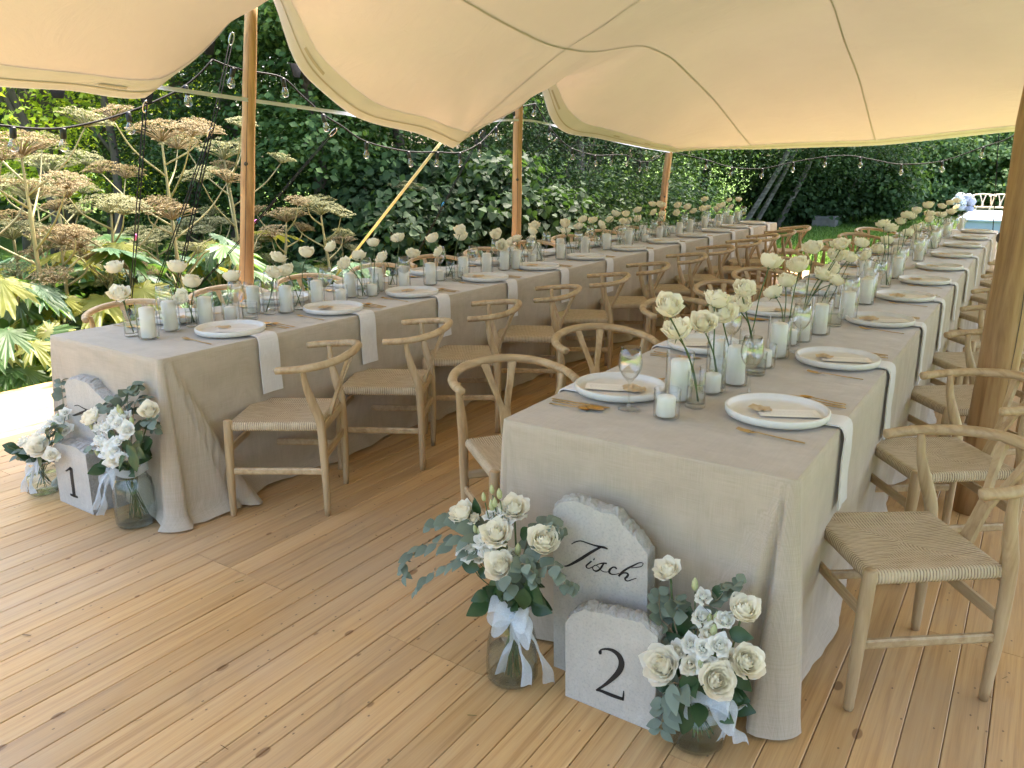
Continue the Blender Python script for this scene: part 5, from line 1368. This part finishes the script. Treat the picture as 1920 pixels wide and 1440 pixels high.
# --- dark evergreen behind the nearest pole
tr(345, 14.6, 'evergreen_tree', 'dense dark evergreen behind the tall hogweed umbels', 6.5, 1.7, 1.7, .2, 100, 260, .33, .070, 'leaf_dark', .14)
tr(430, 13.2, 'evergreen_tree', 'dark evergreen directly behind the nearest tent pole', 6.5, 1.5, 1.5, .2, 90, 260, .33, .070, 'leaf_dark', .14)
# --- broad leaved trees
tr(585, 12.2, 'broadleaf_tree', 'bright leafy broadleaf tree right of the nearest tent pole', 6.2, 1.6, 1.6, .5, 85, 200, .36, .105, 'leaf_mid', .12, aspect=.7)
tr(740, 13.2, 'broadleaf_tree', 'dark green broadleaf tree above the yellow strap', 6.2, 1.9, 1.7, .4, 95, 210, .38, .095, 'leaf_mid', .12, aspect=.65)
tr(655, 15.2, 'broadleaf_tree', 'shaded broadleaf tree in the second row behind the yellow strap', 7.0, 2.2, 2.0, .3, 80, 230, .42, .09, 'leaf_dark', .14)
tr(850, 12.0, 'knotweed_bush', 'large leaved dark green bush left of the middle pole', 1.75, 1.9, 1.5, .0, 90, 130, .26, .115, 'leaf_broad', .03, heart=True, cat='bush', forks=6)
tr(700, 11.2, 'knotweed_bush', 'large leaved bush behind the yellow strap foot', 1.35, 1.3, 1.0, .0, 55, 120, .25, .11, 'leaf_broad', .03, heart=True, cat='bush', forks=5)
# --- weeping birches
tr(900, 14.0, 'birch_tree', 'weeping birch with hanging leaf strands left of the middle pole', 6.0, 2.0, 1.8, 1.0, 85, 230, .32, .062, 'leaf_birch', .09, hang=.55, bark='birch')
tr(1080, 14.8, 'birch_tree', 'weeping birch with hanging leaf strands right of the middle pole', 6.2, 2.0, 1.8, 1.0, 85, 230, .32, .062, 'leaf_birch', .09, hang=.55, bark='birch')
tr(1000, 17.0, 'broadleaf_tree', 'dark tree behind the middle tent pole', 6.5, 2.3, 2.3, .1, 95, 230, .45, .09, 'leaf_dark', .14)
tr(1190, 16.8, 'broadleaf_tree', 'dark tree behind the far corner pole', 6.5, 2.2, 2.2, .1, 95, 230, .45, .085, 'leaf_dark', .14)
tr(1310, 22.5, 'broadleaf_tree', 'dark tree just right of the far corner pole', 6.5, 2.1, 2.1, .2, 90, 230, .45, .085, 'leaf_dark', .12, (.6, 0))
# --- leaning birch trunks beyond the end of garden table
for px, py, lx, r_, lab in ((1408, 432, 2.6, .055, 'pale birch trunk leaning right beyond the end of garden table'), (1455, 428, 2.2, .070, 'thickest white birch trunk leaning beyond the end of garden table'), (1385, 436, 3.0, .065, 'dark leaning birch trunk nearest the far corner pole'), (1565, 372, 1.8, .045, 'thin pale birch stem deep among the far trees')):
    p = atZ(px, max(py, 424), -.07); tree('birch_tree', lab, p[0], p[1], 6.4, 1.9, 1.8, 1.5, 60, 170, .38, .075, 'leaf_birch', r_, (lx, .2), hang=.3, bark='birch', trunk_top=.9)
# --- far bushes and trees across the lawn
for px, d_, h_, rx, mt, lab in ((1420, 23.0, 6.5, 2.6, 'leaf_dark', 'dark tree behind the leaning birch trunks'), (1540, 23.5, 6.5, 2.6, 'leaf_dark', 'dark tree above the concrete block'), (1660, 27.5, 6.5, 2.5, 'leaf_mid', 'dark green tree left of the far sunlit bushes'), (1770, 31.0, 6.8, 2.6, 'leaf_light', 'mid green tree above the hydrangeas'), (1880, 31.0, 6.8, 2.6, 'leaf_light', 'mid green tree behind the two far chairs'), (1990, 30.5, 6.8, 2.6, 'leaf_mid', 'mid green tree behind the thick post')):
    tr(px, d_, 'broadleaf_tree', lab, h_, rx, rx, .1, 95, 240, .5, .105, mt, .14)
for px, d_, h_, rx, mt, lab in ((1500, 22.6, 1.6, 1.3, 'leaf_dark', 'low dark bush behind the leaning birches'), (1610, 23.5, 2.2, 1.6, 'leaf_dark', 'dark bush at the lawn edge right of the concrete block'), (1700, 27.0, 2.6, 1.9, 'leaf_light', 'light green bush left of the far hydrangeas'), (1790, 28.0, 2.7, 1.9, 'leaf_light', 'light green bush behind the far hydrangeas'), (1885, 28.0, 2.7, 1.9, 'leaf_light', 'light green bush behind the far chairs')):
    tr(px, d_, 'bush', lab, h_, rx, rx * .9, .0, 60, 150, .30, .11, mt, .04, cat='bush', forks=5, group='bushes at the lawn edge', heart=True)
for px, d_, lab in ((960, 12.6, 'low dark bush at the foot of the middle pole'), (1090, 13.2, 'low dark bush right of the middle pole'), (1220, 15.2, 'low dark bush left of the far corner pole')):
    tr(px, d_, 'bush', lab, 1.5, 1.3, 1.1, 0, 60, 130, .27, .085, 'leaf_dark', .03, cat='bush', forks=5, group='bushes at the lawn edge')
# bare twiggy shrub right of the middle pole
x, y = polar(1075, 13.0); t = thing('bare_shrub', 'thin half bare shrub with spreading grey twigs right of middle pole', 'shrub', (x, y, -.08))
for k in range(9):
    a = k * .7; e = np.array([math.cos(a) * rng.uniform(.4, 1.1), math.sin(a) * .5, rng.uniform(1.2, 2.2)]); m = MB()
    Q = catmull([(0, 0, 0), e * [.3, .3, .45], e * [.65, .65, .75], e], 5); m.tube(Q, list(np.linspace(.014, .003, len(Q))), 5)
    for j in range(6):
        i = 5 + j * 2; s = np.array(Q[min(i, len(Q) - 1)]); m.tube([s, s + rng.normal(size=3) * [.16, .1, .08] + [0, 0, .14], s + rng.normal(size=3) * [.26, .2, .12] + [0, 0, .26]], [.004, .003, .0015], 4)
    m.build('twig', M['bark'], t)
cl = clump_field(0, 0, 1.2, .6, .5, 2.1, 70); P, nr = crown_points(cl, 26, .16); obj('foliage', leaf_cloud('foliage', P, nr, .035 * rng.uniform(.7, 1.3, len(P)), M['leaf_mid']), t)
# the wood behind, read as one mass
P = []
for px in range(-160, 2120, 34):
    for row, d0 in enumerate((19.5, 23.5)):
        d_ = (d0 if px < 1250 else d0 + 12.5) + rng.uniform(-1, 1); x, y = polar(px, d_)
        for k in range(9): P.append((x + rng.normal() * .5, y + rng.normal() * .5, rng.uniform(.2, 7.0)))
for k in range(230):  # unseen clumps behind the camera, added to block low sky light
    a = rng.uniform(-.15, math.pi + .35); P.append((-2 + math.cos(a) * 13.5 + rng.normal() * .6, .5 - math.sin(a) * 12 + rng.normal() * .6, rng.uniform(.2, 6.0)))
P, nr = crown_points(np.array(P), 75, .62)
tag(obj('woodland', leaf_cloud('woodland', P, nr, .19 * rng.uniform(.7, 1.3, len(P)), M['leaf_dark'], .7)), 'dark mass of the wood behind the trees, with clumps added behind the camera', kind='stuff')

# ------------------------------------------------------------------ giant hogweed
def umbel_mesh(seed, mat, Rm=.24, rays=46):
    rr = np.random.default_rng(seed); m = MB(); tips = []
    for k in range(rays):
        f = math.sqrt((k + .5) / rays); a = k * 2.39996 + rr.normal() * .1
        tip = np.array([math.cos(a) * Rm * f, math.sin(a) * Rm * f, Rm * (.62 - .30 * f * f) + rr.normal() * .010])
        m.tube([(0, 0, 0), tip * [.45, .45, .60], tip], [.0042, .0032, .0022], 3, False); tips.append(tip)
    n0 = len(m.v); V = []; F = []
    for tip in tips:
        s = .034 * rr.uniform(.8, 1.15)
        for q in range(20):
            a = q * 2.39996 + rr.uniform(0, 1); f = math.sqrt((q + .5) / 20); c = tip + np.array([math.cos(a) * s * f, math.sin(a) * s * f, .016 - .010 * f * f + rr.normal() * .003])
            d = rr.normal(size=3) * .5 + [0, 0, 1.0]; d /= np.linalg.norm(d); u = np.cross(d, rr.normal(size=3)); u /= np.linalg.norm(u); w = np.cross(d, u); z_ = .0075 * rr.uniform(.8, 1.3)
            o = len(V); V += [c - u * z_, c - w * z_ * .75, c + u * z_, c + w * z_ * .75]; F.append((o, o+1, o+2, o+3))
    m.add(V, F)
    return m.mesh('umbel', mat, False)
UMB = [umbel_mesh(1, M['umbel_straw']), umbel_mesh(2, M['umbel_straw'], .20, 40), umbel_mesh(3, M['umbel_green']), umbel_mesh(4, M['umbel_green'], .19, 38)]
def lobed_leaf(seed, mat, Rm=.42):
    rr = random.Random(seed); V = [(0, .1 * Rm, .0)]; n = 150
    lobes = [(90, 1.0, 25), (45, .84, 23), (135, .84, 23), (3, .66, 23), (177, .66, 23), (-38, .46, 22), (218, .46, 22)]
    for k in range(n):
        th = -90 + 360 * (k + .5) / n
        r = .34
        for c, Ln, sg in lobes:
            d = (th - c + 180) % 360 - 180; r = max(r, Ln * math.exp(-(abs(d) / sg) ** 2.2))
        r *= 1 + .26 * (abs((k * .4) % 2 - 1) - .5) + rr.uniform(-.04, .04)
        a = R(th); x, y = r * Rm * math.cos(a), r * Rm * math.sin(a) + .12 * Rm
        V.append((x, y, -.50 * Rm * (r ** 2) * .9 + .07 * Rm * r * math.cos(a * 8)))
    m = MB(); m.add(V, [(0, 1 + k, 1 + (k + 1) % n) for k in range(n)]); return m.mesh('leaf', mat)
HL = {k: [lobed_leaf(s, M[k]) for s in (1, 2)] for k in ('hog_leaf', 'hog_leaf_grey', 'hog_leaf_yellow')}
def hogweed(px, py, X, label, top=0, nbr=5, leaves=4, seed=0, spread=1.0, yellow=1, extra=True):
    """main umbel near picture point px,py on the plane x=X; the plant is as tall as that makes it"""
    rr = random.Random(seed); p = atX(px, py, X); H = max(p[2] + .07 - .12, .55); base = np.array([p[0] + rr.uniform(-.1, .1), p[1] + rr.uniform(-.12, .12), -.08])
    t = thing('hogweed', label, 'hogweed', base, group='giant hogweed plants'); top_ = np.array([p[0] - base[0], p[1] - base[1], H])
    Q = catmull([(0, 0, 0), top_ * [.2, .2, .35] + [rr.uniform(-.03, .03), rr.uniform(-.03, .03), 0], top_ * [.7, .7, .7], top_], 5)
    m = MB(); rd = list(np.linspace(.024, .009, len(Q)))
    for i in (5, 10): rd[i] *= 1.3
    m.tube(Q, rd, 8)
    ends = [(top_, np.array([0, 0, 1.0]), 1.0)]
    for k in range(nbr):
        f = .50 + .42 * k / max(1, nbr - 1); i = min(len(Q) - 2, int(f * (len(Q) - 1))); s = Q[i]; a = k * 2.4 + seed * 1.3
        Ln = (.62 - .25 * (f - .5)) * spread * rr.uniform(.7, 1.15) * min(1, H / 1.6); e = s + np.array([math.cos(a) * Ln, math.sin(a) * Ln, Ln * rr.uniform(.75, 1.15)])
        B = catmull([s, s * .5 + e * .5 + np.array([math.cos(a), math.sin(a), 0]) * .07, e], 4); m.tube(B, list(np.linspace(.010, .005, len(B))), 6)
        ends.append((e, e - s, rr.uniform(.55, .85)))
    m.build('stem', M['hog_stem'], t)
    for i, (e, d, sc) in enumerate(ends):
        ax = Vector(d).normalized() * .55 + Vector((0, 0, 1)); q = ax.to_track_quat('Z', 'Y').to_euler(); q.rotate_axis('Z', rr.uniform(0, 6))
        obj('umbel', UMB[min(3, top + (i % 2)) if rr.random() < .85 else rr.randrange(4)], t, e, q, sc * 1.18 * min(1.0, .55 + H / 3.2))
    for k in range(leaves):
        a = k * 2.2 + seed; hh = rr.uniform(.25, .75) * min(H, 1.2); Ln = rr.uniform(.25, .5); s = np.array([0, 0, hh * .7]); e = np.array([math.cos(a) * Ln, math.sin(a) * Ln, hh + .12])
        kind = 'hog_leaf_yellow' if k < yellow else rr.choice(['hog_leaf', 'hog_leaf', 'hog_leaf_grey'])
        m = MB(); m.tube([s, s * .4 + e * .6 + [0, 0, .06], e], [.010, .008, .006], 5)
        st = m.build('leaf_stalk', M['hog_stem'], t)
        obj('leaf', HL[kind][rr.randrange(2)], st, e, leaf_rot((math.cos(a), math.sin(a), -.15 + rr.uniform(-.3, .3)), (rr.uniform(-.3, .3), rr.uniform(-.3, .3), 1)), rr.uniform(.75, 1.15))
HOG = [(300, 238, -7.0, 'tallest brown hogweed with wide umbels left of the nearest pole', 0, 6, 2, 1, 1.0, 0), (418, 275, -7.4, 'tall pale green hogweed just left of the nearest pole', 2, 6, 2, 2, 1.0, 1), (35, 262, -6.7, 'brown topped hogweed at the left picture edge', 0, 6, 3, 3, .9, 2),
       (205, 372, -6.9, 'broad brown hogweed below the festoon bulbs', 0, 6, 3, 4, 1.1, 1), (50, 345, -7.6, 'pale hogweed behind the one at the left edge', 2, 5, 3, 5, .9, 0), (600, 382, -7.0, 'greenish hogweed with flat umbels right of the nearest pole', 2, 5, 3, 6, .9, 0),
       (535, 395, -7.2, 'brownish hogweed close right of the nearest pole', 0, 5, 3, 7, .9, 0), (758, 342, -7.2, 'lone pale hogweed above the yellow strap', 3, 2, 4, 8, .5, 0), (110, 430, -6.8, 'low brown hogweed left of the broad one', 0, 5, 4, 9, .8, 1),
       (290, 432, -7.8, 'pale green hogweed between the two guy ropes', 2, 5, 4, 10, .9, 0), (320, 385, -6.6, 'small topped brown hogweed beside the guy rope clip', 1, 2, 3, 11, .6, 1), (390, 410, -8.2, 'wide pale hogweed low behind the nearest pole', 2, 6, 4, 12, 1.0, 0),
       (170, 455, -7.4, 'low pale hogweed in the thick of the patch', 2, 5, 4, 13, .9, 0), (20, 420, -7.2, 'low hogweed near the left picture edge', 2, 5, 4, 14, .8, 2), (470, 440, -7.6, 'short hogweed hidden behind the nearest pole', 2, 4, 4, 15, .7, 1), (240, 480, -6.9, 'short brown hogweed behind the first roses', 0, 4, 4, 16, .7, 1),
       (-60, 330, -7.0, 'hogweed mostly outside the left picture edge', 0, 5, 4, 17, .9, 1), (640, 440, -7.2, 'short green hogweed left of the strap foot', 2, 3, 5, 18, .6, 0), (90, 300, -8.6, 'tall pale hogweed deep in the patch at left', 2, 5, 3, 19, .9, 0)]
for h in HOG: hogweed(h[0], h[1], h[2], h[3], h[4], h[5], h[6], h[7], h[8], h[9])
# basal leaf clumps of the undergrowth, each a plant
BAS = [(30, 600, -6.4, 'yellow', 'large yellowing lobed leaves at the left picture edge'), (120, 570, -6.9, 'grey', 'pale green lobed leaves left of the first garden chair'), (75, 650, -6.3, 'mixed', 'low lobed leaves by the lawn strip at left'), (215, 520, -6.6, 'yellow', 'yellow lobed leaf plant behind the first rose vase'), (330, 540, -6.5, 'mixed', 'big green lobed leaves behind the first candles'),
       (400, 520, -6.9, 'mixed', 'green lobed leaves left of the nearest pole foot'), (410, 460, -7.2, 'yellow', 'bright yellow lobed leaves beside the nearest pole'), (500, 505, -7.2, 'mixed', 'green lobed leaves right of the nearest pole'), (585, 490, -7.5, 'mixed', 'green plant behind the second garden chair'), (650, 470, -7.8, 'mixed', 'green lobed plant left of the strap foot'),
       (840, 480, -7.8, 'mixed', 'light green plant between strap and middle pole'), (745, 400, -7.1, 'mixed', 'leafy stalk below the lone hogweed'), (165, 620, -6.3, 'mixed', 'lobed leaves beside the draped corner of garden table'), (10, 520, -6.8, 'yellow', 'yellowing leaves low at the left picture edge'), (280, 500, -7.0, 'grey', 'grey green lobed leaves among hogweed stems'), (700, 500, -7.0, 'mixed', 'light green leaves at the strap foot')]
for k, (px, py, X, kd, lab) in enumerate(BAS):
    rr = random.Random(100 + k); p = atX(px, py, X); base = np.array([p[0], p[1], -.08]); H = max(.3, p[2] + .08)
    t = thing('lobed_leaf_plant', lab, 'plant', base, group='lobed leaf plants of the undergrowth')
    for j in range(11):
        a = j * 2.4 + k; Ln = rr.uniform(.12, .55); hh = H * rr.uniform(.35, 1.05); e = np.array([math.cos(a) * Ln, math.sin(a) * Ln, hh])
        m = MB(); m.tube([(0, 0, 0), e * [.5, .5, .7], e], [.011, .009, .006], 5); st = m.build('leaf_stalk', M['hog_stem'], t)
        kind = {'yellow': rr.choice(['hog_leaf_yellow', 'hog_leaf_yellow', 'hog_leaf']), 'grey': rr.choice(['hog_leaf_grey', 'hog_leaf_grey', 'hog_leaf']), 'mixed': rr.choice(['hog_leaf', 'hog_leaf', 'hog_leaf', 'hog_leaf_grey', 'hog_leaf_yellow'])}[kd]
        obj('leaf', HL[kind][rr.randrange(2)], st, e, leaf_rot((math.cos(a), math.sin(a), -.25 + rr.uniform(-.4, .3)), (rr.uniform(-.4, .4) + .25, rr.uniform(-.4, .4) - .2, 1)), rr.uniform(.5, .95))
# ground cover and grass
n = 9000; x = rng.uniform(-13, -6.35, n); y = rng.uniform(-1, 15, n); z = np.abs(rng.normal(size=n)) * .16 + .0
tag(obj('ground_cover', heart_cloud('ground_cover', np.stack([x, y, ground_z(x, y) + z], -1), rng.normal(size=(n, 3)) * .5 + [.2, -.1, 1], .13 * rng.uniform(.6, 1.3, n), M['leaf_mid'], .2)), 'low leafy ground cover below the hogweed', kind='stuff')
def blades(name, x, y, h, w, label):
    n = len(x); z = ground_z(x, y); B = np.stack([x, y, z], -1); a = rng.uniform(0, 2 * math.pi, n); s = np.stack([np.cos(a), np.sin(a), np.zeros(n)], -1) * w
    ln = rng.normal(size=(n, 3)) * .35; ln[:, 2] = 1; hh = (h * rng.uniform(.5, 1.3, n))[:, None]; tip = B + ln * hh; mid = B + ln * hh * [.35, .35, .6]
    V = np.stack([B - s, B + s, mid + s * .7, tip, mid - s * .7], 1).reshape(-1, 3); i = np.arange(n)[:, None] * 5
    F = np.concatenate([i + [0, 1, 2], i + [0, 2, 4], i + [4, 2, 3]], 1).reshape(-1, 3)
    tag(obj(name, npmesh(name, V, F, M['grass'])), label, kind='stuff')
n = 16000; x = rng.uniform(-6.75, -5.93, n); y = rng.uniform(1.2, 12.5, n); blades('grass', x, y, .055, .0035, 'short grass strip along the deck edge')
n = 70000; y = 12.15 + rng.random(n) ** 1.4 * 14; x = rng.uniform(-9, 3.0, n); blades('lawn_grass', x, y, .05, .007, 'mown lawn grass beyond the far end of the deck')

# bits of straw and dry leaf lying on the boards
n = 130; x = rng.uniform(-5.2, .4, n); y = rng.uniform(.6, 3.4, n); a = rng.uniform(0, 6.28, n); L_ = rng.uniform(.004, .017, n); w = rng.uniform(.0008, .003, n)
c, s_ = np.cos(a), np.sin(a); V = []
for u, v, z in ((-1, -1, .0015), (1, -1, .003), (1, 1, .0035), (-1, 1, .002)):
    V.append(np.stack([x + c * L_ * u - s_ * w * v, y + s_ * L_ * u + c * w * v, np.full(n, z + .0005)], -1))
ok = ~((x > -4.2) & (x < -2.9) & (y > 1.6)) & ~((x > -1.6) & (x < -.3) & (y > 1.6))
V = np.stack(V, 1)[ok]; F = np.arange(len(V) * 4).reshape(-1, 4)
leaf_mat('litter', [(0.0, (0.10, 0.06, 0.03)), (0.6, (0.28, 0.20, 0.10)), (1.0, (0.09, 0.13, 0.04))], 0.8, 0.1)
tag(obj('litter', npmesh('litter', V.reshape(-1, 3), F, M['litter'])), 'bits of straw and dry leaf on the boards', kind='stuff')
